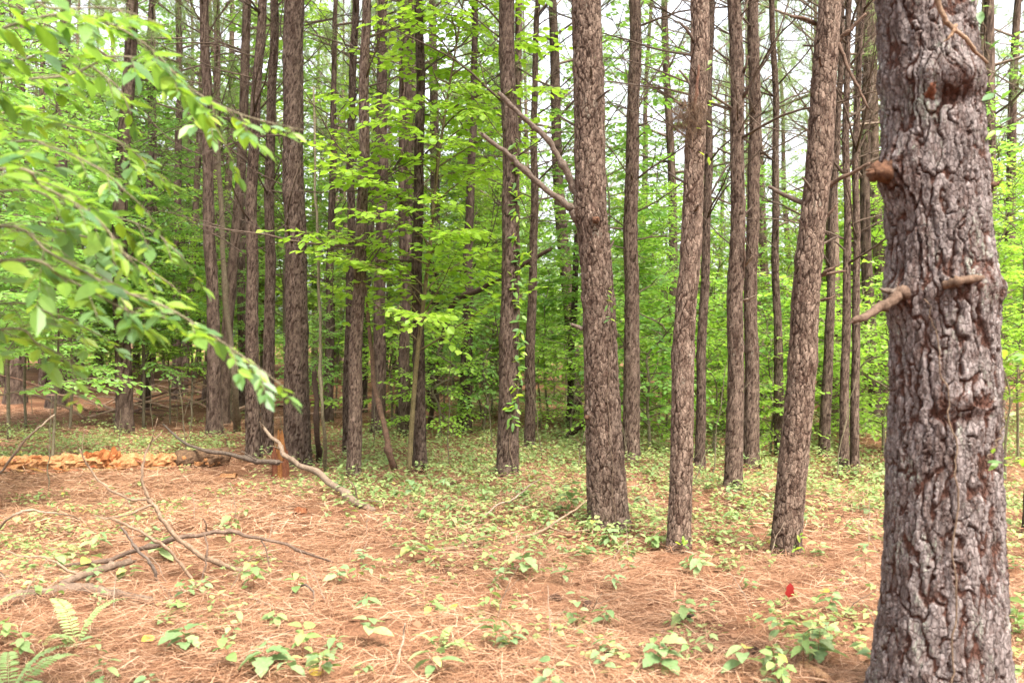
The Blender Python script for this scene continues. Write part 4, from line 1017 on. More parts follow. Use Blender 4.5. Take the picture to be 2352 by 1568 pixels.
for bi, br in enumerate(BR):
    pts = spline([np.array([base[0], base[1], P(*br[0])[2]])] + [P(*q) for q in br[1:]], 40)
    mb = MB(); mb.tube(pts - base, np.linspace(.0048, .0014, 40), 5); BO = ob('branch', mb.build('branch', M['stem']), NE)
    seg = np.linalg.norm(np.diff(pts, axis=0), axis=1); cum = np.concatenate([[0], np.cumsum(seg)]); Lt = cum[-1]
    s = Lt * .25; sgn = 1
    while s < Lt:
        k = min(38, int(np.searchsorted(cum, s)) - 1); p = pts[k]; t = pts[k + 1] - pts[k]; t /= np.linalg.norm(t)
        side = np.cross(t, [0, 0, 1]); side /= np.linalg.norm(side)
        tw = (t * .8 + side * sgn * .9 + np.array([0, 0, rg.normal(-.15, .3)])); tw /= np.linalg.norm(tw); tl = rg.uniform(.08, .26) * (1.15 - .6 * s / Lt)
        e = p + tw * tl + np.array([0, 0, -.03])
        mb = MB(); mb.tube(spline([p - base, (p + e) / 2 - base + np.array([0, 0, .012]), e - base], 5), [.002, .0016, .0014, .0012, .001], 4); ob('twig', mb.build('twig', M['stem']), BO)
        for q, (u, a) in enumerate(((.25, -1), (.4, 1), (.55, -1), (.7, 1), (.82, -1), (1, 0), (.95, 1))):
            if rg.random() < .12: continue
            d = tw * .8 + np.cross(tw, [0, 0, 1]) * a * .8 + np.array([0, 0, -.16]) + rg.normal(0, .2, 3)
            leaves.append((p + (e - p) * u - base, d, np.array([rg.normal(0, .3), rg.normal(0, .3) - .12, 1.0]), rg.uniform(.045, .10) * (1 - .45 * float(ss(.75, 1, s / Lt))), BO))
        s += rg.uniform(.04, .07); sgn = -sgn
print('near leaves', len(leaves))
leaves.sort(key=lambda q: -q[3])
for i, (p, d, nn, l, BO) in enumerate(leaves[:298]):
    put_leaf(BO, LEAF_N[i % 3], p, d, nn, l, (1, 1, 1))
if len(leaves) > 298:
    r_ = leaves[298:]; mb = MB()
    leaf_cloud(mb, np.array([q[0] for q in r_]), np.array([q[1] for q in r_]), np.array([q[2] for q in r_]), np.array([q[3] for q in r_]), np.full(len(r_), .6), LT6, LF6)
    tag(ob('foliage', mb.build('foliage', M['leaf_near2'], smooth=False), NE), kind='stuff')

# leafy plant at the right edge
for (px, py, Y, n_, lab, ll) in ((2375, 830, 4.6, 16, 'leafy spray with sunlit oval leaves at the right edge, mid-height', .11), (2385, 1075, 5.0, 16, 'pale-leaved plant at the right edge below the leafy spray', .09)):
    x, y = (px + 60 - CX) / F * Y, Y + .1
    E = empty('hardwood_sapling', (x, y, hf(x, y)), lab, 'tree'); b = np.array([x, y, hf(x, y)])
    tip = P(px - 65, py - 10, Y) - b
    mb = MB(); st = spline([(0, 0, -.05), (.02, 0, tip[2] * .5), (-.03, -.02, tip[2] * .9), (tip[0] * .5, -.05, tip[2] * 1.02), tuple(tip)], 16); mb.tube(st, np.linspace(.009, .002, 16), 5)
    ob('stem', mb.build('stem', M['stem']), E)
    for i in range(n_):
        k = 8 + int(i / n_ * 7.99); a = rg.uniform(0, 6.28)
        put_leaf(E, LEAF_N[i % 3], st[min(15, k)] + rg.normal(0, .02, 3), (math.cos(a) - .3, math.sin(a), rg.uniform(-.4, .3)), (rg.normal(0, .3), rg.normal(0, .3) - .2, 1), ll * rg.uniform(.7, 1.1), (1.5, 1.4, 1.1))

# ------------------------------------------------------------------ vines on trunks
def vine(ti, path, rr, leaves_at, label, ll=.06, tint=(1.2, 1.15, 1.0), side=-1):
    E0, b, Y, f, _ = PT[ti]
    pts = []
    for px, py in path:
        q = P(px, py, Y); z = q[2] - b[2]; x, y, r = f(z)
        dx = np.clip(q[0] - b[0] - x, -r * 1.03, r * 1.03); dy = -math.sqrt(max(0, (r * 1.07) ** 2 - dx * dx))
        pts.append(np.array([b[0] + x + dx, b[1] + y + dy - .004, q[2]]))
    o0 = np.array([pts[0][0], pts[0][1], pts[0][2]])
    E = empty('climbing_vine', tuple(o0), label, 'vine')
    mb = MB(); sp = spline(np.array(pts) - o0, 60); sp[:, 0] += .008 * np.sin(np.arange(60) * .7) + rg.normal(0, .003, 60); mb.tube(sp, np.linspace(rr, rr * .5, 60), 5, lump=.2, rng=rg); ob('stem', mb.build('stem', M['twig']), E, color=(.85, .8, .72))
    for i, t in enumerate(leaves_at):
        p = sp[int(t * 59)]
        for q in range(3):
            a = rg.uniform(0, 6.28)
            put_leaf(E, LEAF_N[(i + q) % 3], p + np.array([rg.normal(0, .025), -rg.uniform(.01, .05), rg.normal(0, .02)]), (math.cos(a), -.4, math.sin(a) * .6 - .2), (rg.normal(0, .3), -.6, .8), ll * rg.uniform(.7, 1.2), tint)
vine(0, [(2105, 1530), (2120, 1400), (2128, 1200), (2135, 1050), (2125, 950), (2112, 850), (2098, 740), (2085, 690)], .004, [], 'thin grey vine stem climbing the left face of the thick near trunk')
vine(0, [(2200, 1040), (2215, 1020), (2240, 990), (2262, 950), (2270, 900)], .004, [.1, .9], 'short leafy vine sprig on the lower right face of the thick near trunk', .045)
vine(0, [(2262, 330), (2258, 270), (2264, 200), (2266, 150), (2248, 80), (2230, 20)], .004, [.1, .35, .7, .95], 'leafy vine sprigs on the upper right edge of the thick near trunk', .055, (1.1, 1.2, 1.1))
vine(1, [(1405, 1200), (1400, 1050), (1392, 920), (1398, 800), (1402, 720), (1398, 660)], .004, [.78, .85, .92, .98], 'vine with a few leaves on the right flank of the two-limbed pine', .055)
vine(6, [(1180, 1095), (1172, 1000), (1188, 900), (1192, 780), (1190, 650), (1192, 560), (1188, 430), (1185, 300)], .008, list(np.linspace(.2, .98, 48)), 'leafy vine climbing the right side of the dark straight middle pine', .085, (1.5, 1.45, .9))
vine(2, [(1560, 1265), (1565, 1235), (1572, 1210)], .003, [.3, .8], 'small vine with two leaf tufts at the slim pine foot', .06)
vine(2, [(1610, 380), (1616, 300), (1620, 220), (1622, 150)], .003, [.05, .4, .6, .95], 'yellow leafy vine tip on the upper right of the slim pine', .05, (1.5, 1.4, .6))
vine(3, [(1815, 1290), (1822, 1250), (1828, 1215)], .003, [.1, .5, .9], 'small vine at the foot of the leaning pine', .05)

# ------------------------------------------------------------------ fallen wood
def stick(name, label, pts, radii, mat, k=7, n=20, cat='branch', group=None, color=(1, 1, 1), twigs=(), lump=.07):
    pts = [np.asarray(p, float) for p in pts]
    b = pts[int(np.argmin([p[2] for p in pts]))]
    E = empty(name, tuple(b), label, cat, group)
    limb('main_stem', E, b, pts, radii, mat, k, n, color, lump)
    for q, r_ in twigs: limb('side_branch', E, b, q, r_, mat, max(5, k - 2), max(8, n // 2), color, lump)
    return E
def gz(px, py, up=0.0, dY=0):          # point on the ground seen there, lifted
    g = G(px, py); g = np.array([g[0], g[1] + dY, 0]); g[2] = hf(g[0], g[1]) + up; return g

stick('fallen_branch', 'long pale fallen branch leaning up against the orange broken stump', [gz(858, 1175, .01), P(800, 1140, 8.7), P(740, 1095, 9.1), P(690, 1065, 9.45), P(655, 1045, 9.65), P(630, 1010, 9.75), P(600, 975, 9.85)], [.03, .036, .032, .028, .025, .02, .012], M['palestick'], 9, 34, color=(.75, .72, .7),
      twigs=[([P(820, 1150, 8.55), P(815, 1120, 8.45), P(795, 1098, 8.4)], [.008, .006, .004]), ([P(815, 1150, 8.58), P(845, 1148, 8.4), P(880, 1152, 8.35)], [.005, .004, .003]), ([P(640, 1030, 9.7), P(632, 1026, 9.6), P(622, 1024, 9.5)], [.008, .005, .003]), ([P(608, 985, 9.85), P(602, 976, 9.8), P(596, 968, 9.75)], [.011, .009, .006])])
stick('fallen_branch', 'grey fallen branch running from the rotten log to the orange stump', [gz(375, 1012, .25), P(430, 1020, 11.4), P(520, 1042, 10.9), P(580, 1056, 10.5), P(640, 1062, 10.25)], [.012, .018, .022, .028, .03], M['deadwood'], 8, 22, twigs=[([P(590, 1056, 10.45), P(570, 1045, 10.4), P(555, 1035, 10.35)], [.014, .01, .006])])
# brush pile in the left foreground (each limb its own thing)
D0 = 5.75
stick('fallen_branch', 'forked dead branch arching over the left foreground pile', [gz(618, 1326, .02), P(530, 1303, 5.85), P(450, 1268, 5.75), P(395, 1220, 5.7), P(360, 1172, 5.7), P(342, 1145, 5.7)], [.017, .016, .015, .014, .013, .012], M['palestick'], 8, 26, color=(.72, .66, .6),
      twigs=[([P(342, 1145, 5.7), P(327, 1105, 5.7), P(330, 1055, 5.72), P(345, 1020, 5.75), P(372, 992, 5.78)], [.010, .009, .008, .006, .003]), ([P(342, 1145, 5.7), P(300, 1146, 5.68), P(245, 1120, 5.65), P(205, 1075, 5.65), P(182, 1030, 5.65)], [.009, .008, .007, .006, .004]),
             ([P(350, 1158, 5.7), P(300, 1178, 5.6), P(250, 1190, 5.55), P(212, 1188, 5.5)], [.008, .006, .005, .003]), ([P(205, 1072, 5.65), P(188, 1040, 5.6), P(195, 985, 5.6)], [.004, .003, .002]), ([P(345, 1022, 5.75), P(352, 1000, 5.7), P(362, 960, 5.7)], [.004, .003, .002])])
stick('fallen_branch', 'long arched dead branch crossing the left foreground pile', [gz(775, 1298, .01), P(680, 1258, 5.95), P(585, 1234, 5.9), P(500, 1222, 5.85), P(420, 1232, 5.8), P(340, 1256, 5.8), P(260, 1282, 5.85), gz(140, 1318, .05)], [.006, .009, .011, .013, .015, .016, .014, .010], M['deadwood'], 8, 32, color=(1.05, .95, .88),
      twigs=[([P(470, 1224, 5.83), P(476, 1270, 5.75), P(462, 1338, 5.7)], [.006, .006, .005]), ([P(476, 1225, 5.85), P(472, 1200, 5.8), P(466, 1190, 5.8)], [.005, .004, .003]), ([P(600, 1240, 5.9), P(612, 1262, 5.85), P(620, 1310, 5.8)], [.005, .004, .003])])
stick('fallen_branch', 'thin crossing dead branch in the middle of the foreground pile', [gz(480, 1366, .01), P(440, 1330, 5.7), P(395, 1270, 5.65), P(340, 1230, 5.6), P(280, 1202, 5.6), P(215, 1182, 5.55)], [.010, .010, .010, .009, .007, .004], M['palestick'], 7, 22, color=(.8, .72, .66), twigs=[([P(445, 1335, 5.7), P(500, 1325, 5.72), P(560, 1312, 5.8)], [.006, .005, .003])])
stick('fallen_branch', 'curved dead branch hooking down in the foreground pile', [gz(412, 1405, .01), P(372, 1345, 5.5), P(352, 1305, 5.5), P(330, 1275, 5.5), P(300, 1240, 5.5), P(278, 1210, 5.5)], [.010, .010, .010, .009, .008, .006], M['deadwood'], 7, 18)
stick('fallen_log', 'stout grey fallen limb lying at the lower left', [gz(-60, 1415, .03), gz(60, 1385, .04), gz(160, 1372, .05), gz(250, 1378, .04), gz(345, 1392, .03)], [.028, .030, .032, .030, .022], M['deadwood'], 10, 22, 'log', color=(1.25, 1.15, 1.05))
stick('fallen_log', 'pale straight limb lying on the stout grey limb', [gz(140, 1365, .06), gz(220, 1342, .08), gz(300, 1326, .10)], [.020, .022, .020], M['deadwood'], 9, 12, 'log', color=(1.3, 1.2, 1.1))
stick('fallen_branch', 'dead limb slanting in from the left picture edge', [gz(100, 1382, .05), P(50, 1340, 5.6), P(-40, 1298, 5.6)], [.014, .015, .012], M['deadwood'], 7, 10)
stick('fallen_branch', 'thin dead twig sloping through the left brush', [gz(225, 1378, .03), P(180, 1320, 5.5), P(130, 1292, 5.5), P(60, 1275, 5.5), P(0, 1262, 5.5)], [.007, .008, .007, .006, .004], M['palestick'], 6, 16, color=(.9, .82, .75))
stick('fallen_branch', 'pale bent stick at the left edge beyond the brush', [gz(-20, 1240, .02), P(20, 1190, 6.3), P(75, 1172, 6.4), P(140, 1180, 6.5), gz(190, 1200, .02)], [.008, .008, .007, .006, .004], M['palestick'], 6, 16)
stick('fallen_branch', 'thin stick rising at the left edge before the rotten log', [gz(-30, 1130, .02), P(60, 1010, 8.8), P(125, 952, 8.9)], [.013, .012, .008], M['palestick'], 6, 10)
stick('fallen_branch', 'long thin fallen branch left of the two-limbed pine', [gz(985, 1268, .015), gz(1080, 1258, .02), P(1160, 1243, 7.0), P(1255, 1212, 7.1), P(1300, 1185, 7.15), P(1348, 1148, 7.2)], [.014, .014, .013, .011, .009, .005], M['palestick'], 7, 24, color=(.9, .82, .72), twigs=[([P(1262, 1210, 7.1), P(1300, 1222, 7.05), P(1355, 1216, 7.0)], [.006, .005, .004]), ([P(1130, 1250, 6.95), P(1160, 1262, 6.8), P(1190, 1272, 6.75)], [.006, .005, .004])])
stick('fallen_branch', 'thin pale stick behind the long thin fallen branch', [gz(1060, 1258, .01), P(1092, 1205, 7.6), P(1140, 1165, 7.9), P(1190, 1135, 8.2), P(1240, 1100, 8.4)], [.009, .009, .008, .007, .004], M['palestick'], 6, 18)
stick('fallen_branch', 'little forked pale root-like stick low left of centre', [gz(634, 1445, .01), P(628, 1400, 5.05), P(598, 1378, 5.15), P(560, 1372, 5.2)], [.007, .007, .007, .004], M['palestick'], 6, 14, color=(.85, .76, .7), twigs=[([P(600, 1380, 5.15), P(560, 1402, 5.0), gz(520, 1440, .01)], [.005, .004, .003]), ([P(602, 1380, 5.15), P(590, 1415, 5.0), gz(578, 1440, .01)], [.005, .004, .003])])
stick('fallen_branch', 'small arched twig right of the forked pale stick', [gz(660, 1380, .01), P(690, 1345, 5.4), P(712, 1350, 5.35), P(722, 1375, 5.25), gz(700, 1425, .01)], [.006, .006, .006, .006, .004], M['deadwood'], 6, 14)
stick('fallen_branch', 'thin upright dead twig at the bottom, left of centre', [gz(905, 1545, .0), P(925, 1470, 4.45), P(930, 1430, 4.45)], [.006, .005, .004], M['palestick'], 6, 8)
stick('fallen_branch', 'short stick propped on the needles at lower centre', [gz(1515, 1460, .01), gz(1555, 1440, .04), P(1592, 1412, 5.0)], [.008, .009, .007], M['deadwood'], 6, 8)
stick('fallen_branch', 'thin curved dark twig rising left of the thick near trunk', [gz(1810, 1560, .0), P(1830, 1500, 4.4), P(1858, 1470, 4.45), P(1890, 1455, 4.5)], [.006, .006, .005, .003], M['darkwood'], 6, 12, color=(2, 1.7, 1.5))
stick('fallen_log', 'short pale broken stick at the bottom edge left of the thick trunk', [gz(1838, 1545, .02), gz(1870, 1562, .02), gz(1900, 1585, .02)], [.02, .022, .02], M['palewood'], 8, 8, 'stick', color=(.95, .85, .8))
stick('fallen_log', 'small dark broken stick at the bottom, centre', [gz(1212, 1548, .015), gz(1240, 1562, .015), gz(1262, 1580, .01)], [.014, .015, .010], M['redwood'], 8, 8, 'stick')
stick('fallen_log', 'short brown bark stick on the needles at lower centre', [gz(1340, 1520, .015), gz(1385, 1533, .015)], [.018, .014], M['deadwood'], 8, 6, 'stick')
stick('fallen_branch', 'dark broken limb slanting down to the floor left of the two-limbed pine', [gz(1290, 1012, .0), P(1315, 992, 13.6), P(1345, 968, 13.4), P(1372, 945, 13.2)], [.035, .04, .04, .035], M['darkwood'], 8, 8)
stick('fallen_branch', 'dark dead trunk leaning across behind the vine-clad pine', [gz(985, 985, .0), P(1030, 720, 15.0), P(1110, 660, 14.6), P(1200, 608, 14.2), P(1265, 572, 13.9)], [.04, .045, .045, .04, .03], M['darkwood'], 7, 18)
stick('dead_stem', 'leaning thin dead stem right of the thin pale-barked pine', [gz(912, 1090, -.05), P(895, 1040, 10.4), P(878, 960, 10.5), P(860, 880, 10.7), P(850, 780, 10.9), P(838, 640, 11.1)], [.045, .036, .032, .028, .022, .014], M['darkwood'], 8, 22, 'dead tree', color=(1.6, 1.5, 1.4))
stick('dead_stem', 'black broken post-like dead stem right of the thick reddish-brown pine', [gz(733, 1066, -.05), P(729, 1000, 11.2), P(725, 900, 11.2), P(722, 852, 11.2)], [.036, .034, .032, .03], M['darkwood'], 9, 14, 'dead tree', color=(.7, .7, .7))
stick('young_stem', 'slim grey-green living stem next to the black post', [gz(748, 1090, -.03), P(742, 960, 10.3), P(735, 800, 10.3), P(728, 500, 10.4), P(720, 200, 10.5)], [.022, .02, .018, .015, .010], M['stem'], 7, 18, 'sapling')
stick('dead_stem', 'white-patched crooked stem between crooked pine and narrow dark pine', [gz(545, 990, -.03), P(540, 900, 15), P(528, 780, 15), P(515, 650, 15), P(508, 480, 15.1), P(500, 300, 15.2)], [.06, .055, .05, .045, .04, .03], M['palestick'], 7, 20, 'dead tree', color=(.6, .62, .55))
# stick heap at the back left
rg = np.random.default_rng(88)
for i in range(34):
    px = rg.uniform(190, 640); py = rg.uniform(905, 965); g = gz(px, py)
    L = rg.uniform(.8, 2.4); a = rg.uniform(-.6, .6) + (PI if rg.random() < .5 else 0); el = rg.uniform(.03, .4)
    p0 = np.array([g[0], g[1], g[2] + .02]); p1 = p0 + np.array([math.cos(a) * L, math.sin(a) * L * .6, L * math.sin(el)]); pm = (p0 + p1) / 2 + np.array([0, 0, rg.uniform(0, .15)])
    stick('fallen_stick', 'bare grey stick in the heap on the floor at the back left', [p0, pm, p1], [rg.uniform(.016, .032), .02, .01], M['palestick'] if i % 3 else M['darkwood'], 5, 8, 'stick', 'stick heap at the back left', color=(1.3, 1.15, 1.05))
# loose twigs all over the floor
for i in range(60):
    y = rg.uniform(4.2, 12); x = rg.uniform(-.53, .53) * y; L = rg.uniform(.12, .45); a = rg.uniform(0, 6.28)
    q = [np.array([x + math.cos(a) * L * t + rg.normal(0, .01), y + math.sin(a) * L * t + rg.normal(0, .01), 0]) for t in (-.5, 0, .5)]
    for p in q: p[2] = hf(p[0], p[1]) + .022
    q[1][2] += .012
    stick('fallen_twig', 'small loose twig lying on the foreground needles' if y < 7 else 'small loose twig on the needles among the trunks', q, [.005, .0045, .003], M['deadwood'] if i % 2 else M['palestick'], 5, 7, 'twig', 'loose foreground twigs' if y < 7 else 'loose twigs among the trunks', color=(.95, .85, .78))
# thin bare undergrowth stems between the trunks
for i in range(80):
    y = rg.uniform(8, 19) if i < 46 else rg.uniform(4.4, 8); x = rg.uniform(-.53, .53) * y; H_ = rg.uniform(.3, 1.5) if i < 46 else rg.uniform(.12, .4)
    b = np.array([x, y, hf(x, y)]); l = rg.normal(0, .12, 2)
    stick('bare_stem', 'thin bare upright stem in the undergrowth', [b + np.array([0, 0, -.03]), b + np.array([l[0] * .4, l[1] * .4, H_ * .5]), b + np.array([l[0], l[1], H_])], [.007, .0055, .003] if i < 46 else [.003, .0025, .0015], M['stem'] if i < 46 else M['palestick'], 5, 7, 'stem', 'bare undergrowth stems', twigs=[([b + np.array([l[0] * .4, l[1] * .4, H_ * .5]), b + np.array([l[0] * .4 + rg.normal(0, .12), l[1] * .4, H_ * .75])], [.003, .002] if i < 46 else [.0015, .001])])

# ---- rotten orange log
rg = np.random.default_rng(3)
def rotten_log():
    A = gz(-40, 1086, .06); Bp = gz(530, 1068, .09); n, k = 90, 22
    E = empty('rotten_log', tuple(np.array([(A[0] + Bp[0]) / 2, A[1], hf((A[0] + Bp[0]) / 2, A[1])])), 'rotten fallen log breaking up into orange wood chips', 'log')
    b = np.array(E.location)
    t = np.linspace(0, 1, n); c = A + (Bp - A) * t[:, None]; c[:, 2] = h(c[:, 0], c[:, 1]) + .05
    ax = (Bp - A) / np.linalg.norm(Bp - A); s = np.cross(ax, [0, 0, 1]); u = np.array([0, 0, 1.0])
    def shell(t0, t1, r0, lumpy, top, name, mat, seed, color):
        m = (t >= t0) & (t <= t1); cc = c[m] - b; tt = t[m]; nn = m.sum()
        th = np.arange(k) / k * 2 * PI
        T, TH = np.meshgrid(tt, th, indexing='ij')
        r = r0 * (1 + lumpy * (vnoise(T * 40, np.cos(TH) * 2.5, np.sin(TH) * 2.5, seed) - .5) * 2 + lumpy * .5 * (vnoise(T * 160, np.cos(TH) * 6, np.sin(TH) * 6, seed + 1) - .5) * 2)
        env = np.minimum(1, np.minimum((tt - tt[0]) / .03 + .25, (tt[-1] - tt) / .02 + .35))[:, None]
        r = r * env
        V = cc[:, None, :] + (np.cos(TH) * r)[..., None] * s + (np.sin(TH) * r * top)[..., None] * u
        V = V + np.array([0, 0, r0 * .45])
        i = np.arange(nn - 1)[:, None] * k; j = np.arange(k)[None, :]; j2 = (j + 1) % k
        f = np.stack([i + j, i + j2, i + k + j2, i + k + j], -1).reshape(-1, 4); V = V.reshape(-1, 3)
        V = np.vstack([V, cc[0] + [0, 0, r0 * .45], cc[-1] + [0, 0, r0 * .45]]); jj = np.arange(k)
        f3 = np.vstack([np.stack([np.full(k, nn * k), (jj + 1) % k, jj], -1), np.stack([np.full(k, nn * k + 1), (nn - 1) * k + jj, (nn - 1) * k + (jj + 1) % k], -1)])
        ob(name, mesh_np(name, V, [f3, f], mat, smooth=False), E, color=color)
    shell(0, .62, .085, .45, .9, 'wood_core', M['rotpale'], 5, (1, .9, .8))
    shell(.28, .97, .10, .40, .9, 'wood_core', M['rotpale'], 15, (.95, .85, .75))
    shell(.74, 1.0, .115, .16, .95, 'bark_shell', M['darkwood'], 25, (1.3, 1.2, .95))
    shell(.36, .54, .095, .8, 1.25, 'wood_core', M['rotwood'], 31, (.8, .62, .55))
    shell(.62, .86, .06, .5, .8, 'wood_core', M['redwood'], 37, (.8, .7, .7))
    # chips and splinters, each a piece of its own
    for i in range(130):
        tt = rg.uniform(0, .8) if i < 100 else rg.uniform(.2, .55)
        p = A + (Bp - A) * tt; off = rg.uniform(-.32, .16); p = p - s * 0 + np.array([rg.normal(0, .03), off if off < 0 else off, 0])
        z = hf(p[0], p[1]) + (rg.uniform(.01, .05) if abs(off) > .1 else rg.uniform(.04, .17))
        L = rg.uniform(.06, .30); wq = rg.uniform(.010, .045); hq = rg.uniform(.004, .014)
        V = np.array([(-.5, -.5, -.5), (.5, -.35, -.5), (.42, .5, -.5), (-.5, .4, -.5), (-.45, -.4, .5), (.3, -.2, .5), (.5, .3, .35), (-.35, .5, .5)]) * rg.uniform(.75, 1.25, (8, 1)) * np.array([L, wq, hq])
        f = np.array([(0, 3, 2, 1), (4, 5, 6, 7), (0, 1, 5, 4), (1, 2, 6, 5), (2, 3, 7, 6), (3, 0, 4, 7)])
        o = ob('wood_chip', mesh_np('wood_chip', V, [f], M['rotwood'] if rg.random() < .4 else M['rotpale'], smooth=False), E, tuple(np.array([p[0], p[1], z]) - b), (rg.uniform(.6, 1.1), rg.uniform(.55, 1), rg.uniform(.5, 1)))
        o.rotation_euler = (rg.normal(0, .5), rg.normal(0, .12), rg.normal(0, .35))
rotten_log()

# ---- broken stumps
def stump(px, py, hgt, r0, name, label, outer, inner, color=(1, 1, 1), seed=1, hollow=True, tall_back=.55):
    g = gz(px, py); rng = np.random.default_rng(seed); k, n = 30, 18
    E = empty(name, tuple(g), label, 'stump')
    th = np.arange(k) / k * 2 * PI
    top = hgt * (.34 + tall_back * .45 * ss(-.1, .9, np.sin(th - .35)) + .30 * (rng.random(k) - .3))
    slab = hgt * (.36 + .62 * ss(.45, .95, np.sin(th - .2)) * (.75 + .4 * rng.random(k)))
    for nm, rs, mt, cl in (('bark_shell', 1.0, outer, color), ('heartwood', .74, inner, (.55, .5, .42))):
        T, TH = np.meshgrid(np.linspace(-.08, 1, n), th, indexing='ij')
        Z = T * (top if nm == 'bark_shell' else slab)[None, :]
        r = r0 * rs * (1.25 - .3 * np.clip(Z / hgt, 0, 1) ** .5) * (1 + .22 * (vnoise(np.cos(TH) * 3, np.sin(TH) * 3, Z * 6, seed) - .5) + .22 * (vnoise(np.cos(TH) * 9, np.sin(TH) * 9, Z * 8, seed + 2) - .5))
        if hollow and nm == 'bark_shell':
            r = r * (1 - .55 * np.exp(-((np.arctan2(np.sin(TH + PI / 2 - .1), np.cos(TH + PI / 2 - .1))) / .5) ** 2) * np.exp(-((Z - .10) / .16) ** 2))
        V = np.stack([np.cos(TH) * r, np.sin(TH) * r, Z], -1).reshape(-1, 3)
        i = np.arange(n - 1)[:, None] * k; j = np.arange(k)[None, :]; j2 = (j + 1) % k
        f = np.stack([i + j, i + j2, i + k + j2, i + k + j], -1).reshape(-1, 4)
        V = np.vstack([V, [[0, 0, hgt * .2]]]); jj = np.arange(k); f3 = np.stack([np.full(k, n * k), (n - 1) * k + jj, (n - 1) * k + (jj + 1) % k], -1)
        ob(nm, mesh_np(nm, V, [f3, f], mt, smooth=False), E, color=cl)
    HW = [c_ for c_ in E.children if c_.name.startswith('heartwood')][0]
    for q in range(6):
        a = rng.uniform(0, 6.28); p = np.array([math.cos(a), math.sin(a), 0]) * r0 * .55
        mb = MB(); mb.tube([p + [0, 0, hgt * .3], p * .9 + [rng.normal(0, .01), 0, hgt * rng.uniform(.4, .62)]], [.016, .002], 4, lump=.2, rng=rng); ob('splinter', mb.build('splinter', inner, smooth=False), HW, color=(.5, .42, .36))
stump(644, 1104, .58, .085, 'broken_stump', 'broken hollow stump with orange splintered top before the thick reddish-brown pine', M['redwood'], M['rotwood'], (.42, .36, .36), 4)
stump(408, 1042, .17, .06, 'broken_stump', 'small dark stump poking up behind the rotten log', M['darkwood'], M['redwood'], (1.6, 1.4, 1.3), 9, False, .7)
# bark slab and pale chips left of the stump
for i, (px, py, L, wq, mt, lab) in enumerate(((560, 1122, .22, .10, 'redwood', 'dark bark slab on the needles left of the orange stump'), (525, 1098, .24, .09, 'rotpale', 'pale splintered wood slab right of the rotten log'), (620, 1122, .16, .04, 'rotpale', 'pale wood chip at the foot of the orange stump'), (690, 1180, .14, .05, 'redwood', 'dark bark flake below the orange stump'))):
    g = gz(px, py); mb = MB(); m_ = 8; L *= .8; wq *= .7
    t = np.linspace(-.5, .5, m_); w_ = wq * (.5 + .5 * np.cos(t * 2.4)) * rg.uniform(.7, 1.2, m_)
    top = np.stack([t * L, w_, .03 + .02 * rg.random(m_)], -1); bot = np.stack([t * L, -w_, .01 + .015 * rg.random(m_)], -1); mid = np.stack([t * L, 0 * t, .045 + .02 * rg.random(m_)], -1)
    V = np.vstack([top, mid, bot, np.stack([t * L, 0 * t, 0 * t - .01], -1)]); a = np.arange(m_ - 1)
    f = np.vstack([np.stack([a + i0 * m_, a + 1 + i0 * m_, a + 1 + i1 * m_, a + i1 * m_], -1) for i0, i1 in ((0, 1), (1, 2), (2, 3), (3, 0))])
    o = ob('bark_slab', mesh_np('bark_slab', V, [f], M[mt], smooth=False), None, tuple(g), (.6, .52, .46)); o.rotation_euler = (0, 0, rg.uniform(-.4, .4)); tag(o, lab, 'wood')

# ---- pine cones
def cone_mesh():
    mb = MB(); n = 60; L = .07
    mb.tube([(0, 0, 0), (0, 0, L * .5), (0, 0, L)], [.012, .014, .004], 8)
    for i in range(n):
        t = i / n; a = i * 2.4; r = .026 * math.sin(PI * (t * .85 + .12)) + .003; z = L * t
        d = np.array([math.cos(a), math.sin(a), .35]); s = np.array([-math.sin(a), math.cos(a), 0]) * .008
        p = np.array([0, 0, z]); e = p + d * r
        V = np.array([p - s * .5, p + s * .5, e + s, e - s, e + [0, 0, .006]]); mb.add(V, [(3, 2, 4)], [(0, 1, 2, 3)])
    return mb.build('pine_cone', M['cone'], smooth=False)
CM = cone_mesh()
for i, (px, py, lab) in enumerate(((1728, 1508, 'dark pine cone on the needles left of the thick near trunk'), (1262, 1380, 'pine cone on the needles in the lower centre, upper one'), (1342, 1408, 'pine cone on the needles in the lower centre, lower right one'), (1120, 1128, 'small pine cone left of the vine-clad pine foot'), (1048, 1120, 'small pine cone right of the lime-leaved tree foot'), (880, 1340, 'pine cone among seedlings left of the lower centre'))):
    g = gz(px, py, .028); o = ob('pine_cone', CM, None, tuple(g)); o.rotation_euler = (R(80 + 20 * i % 40), 0, i * 1.3); tag(o, lab, 'pine cone', 'pine cones on the floor')

# ---- coloured leaves
LR = leaf_mesh('leaf', M['redleaf'], .32, 7, .1, .2, 2); LY = leaf_mesh('leaf', M['yellowleaf'], .42, 7, .15)
def lone(px, py, mesh, up, d, nrm, ln, name, lab):
    g = gz(px, py, up); o = put_leaf(None, mesh, g, d, nrm, ln); o.name = name; tag(o, lab, 'leaf')
lone(1812, 1400, LR, .07, (0.1, -.1, 1), (0, -1, .2), .085, 'red_leaf', 'single bright red leaf upright on the needles below the leaning pine')
for px, py, lab in ((1905, 1370, 'yellow leaf right of the red leaf'), (355, 1475, 'yellow leaf at the lower left'), (708, 1560, 'yellow leaf at the bottom edge, left of centre'), (1040, 1400, 'yellow leaf in the lower middle'), (1265, 1450, 'yellow-green leaf left of the rounded pale seedling')):
    lone(px, py, LY, .03, (rg.normal(), rg.normal(), .1), (rg.normal(0, .2), -.4, 1), .07, 'yellow_leaf', lab)

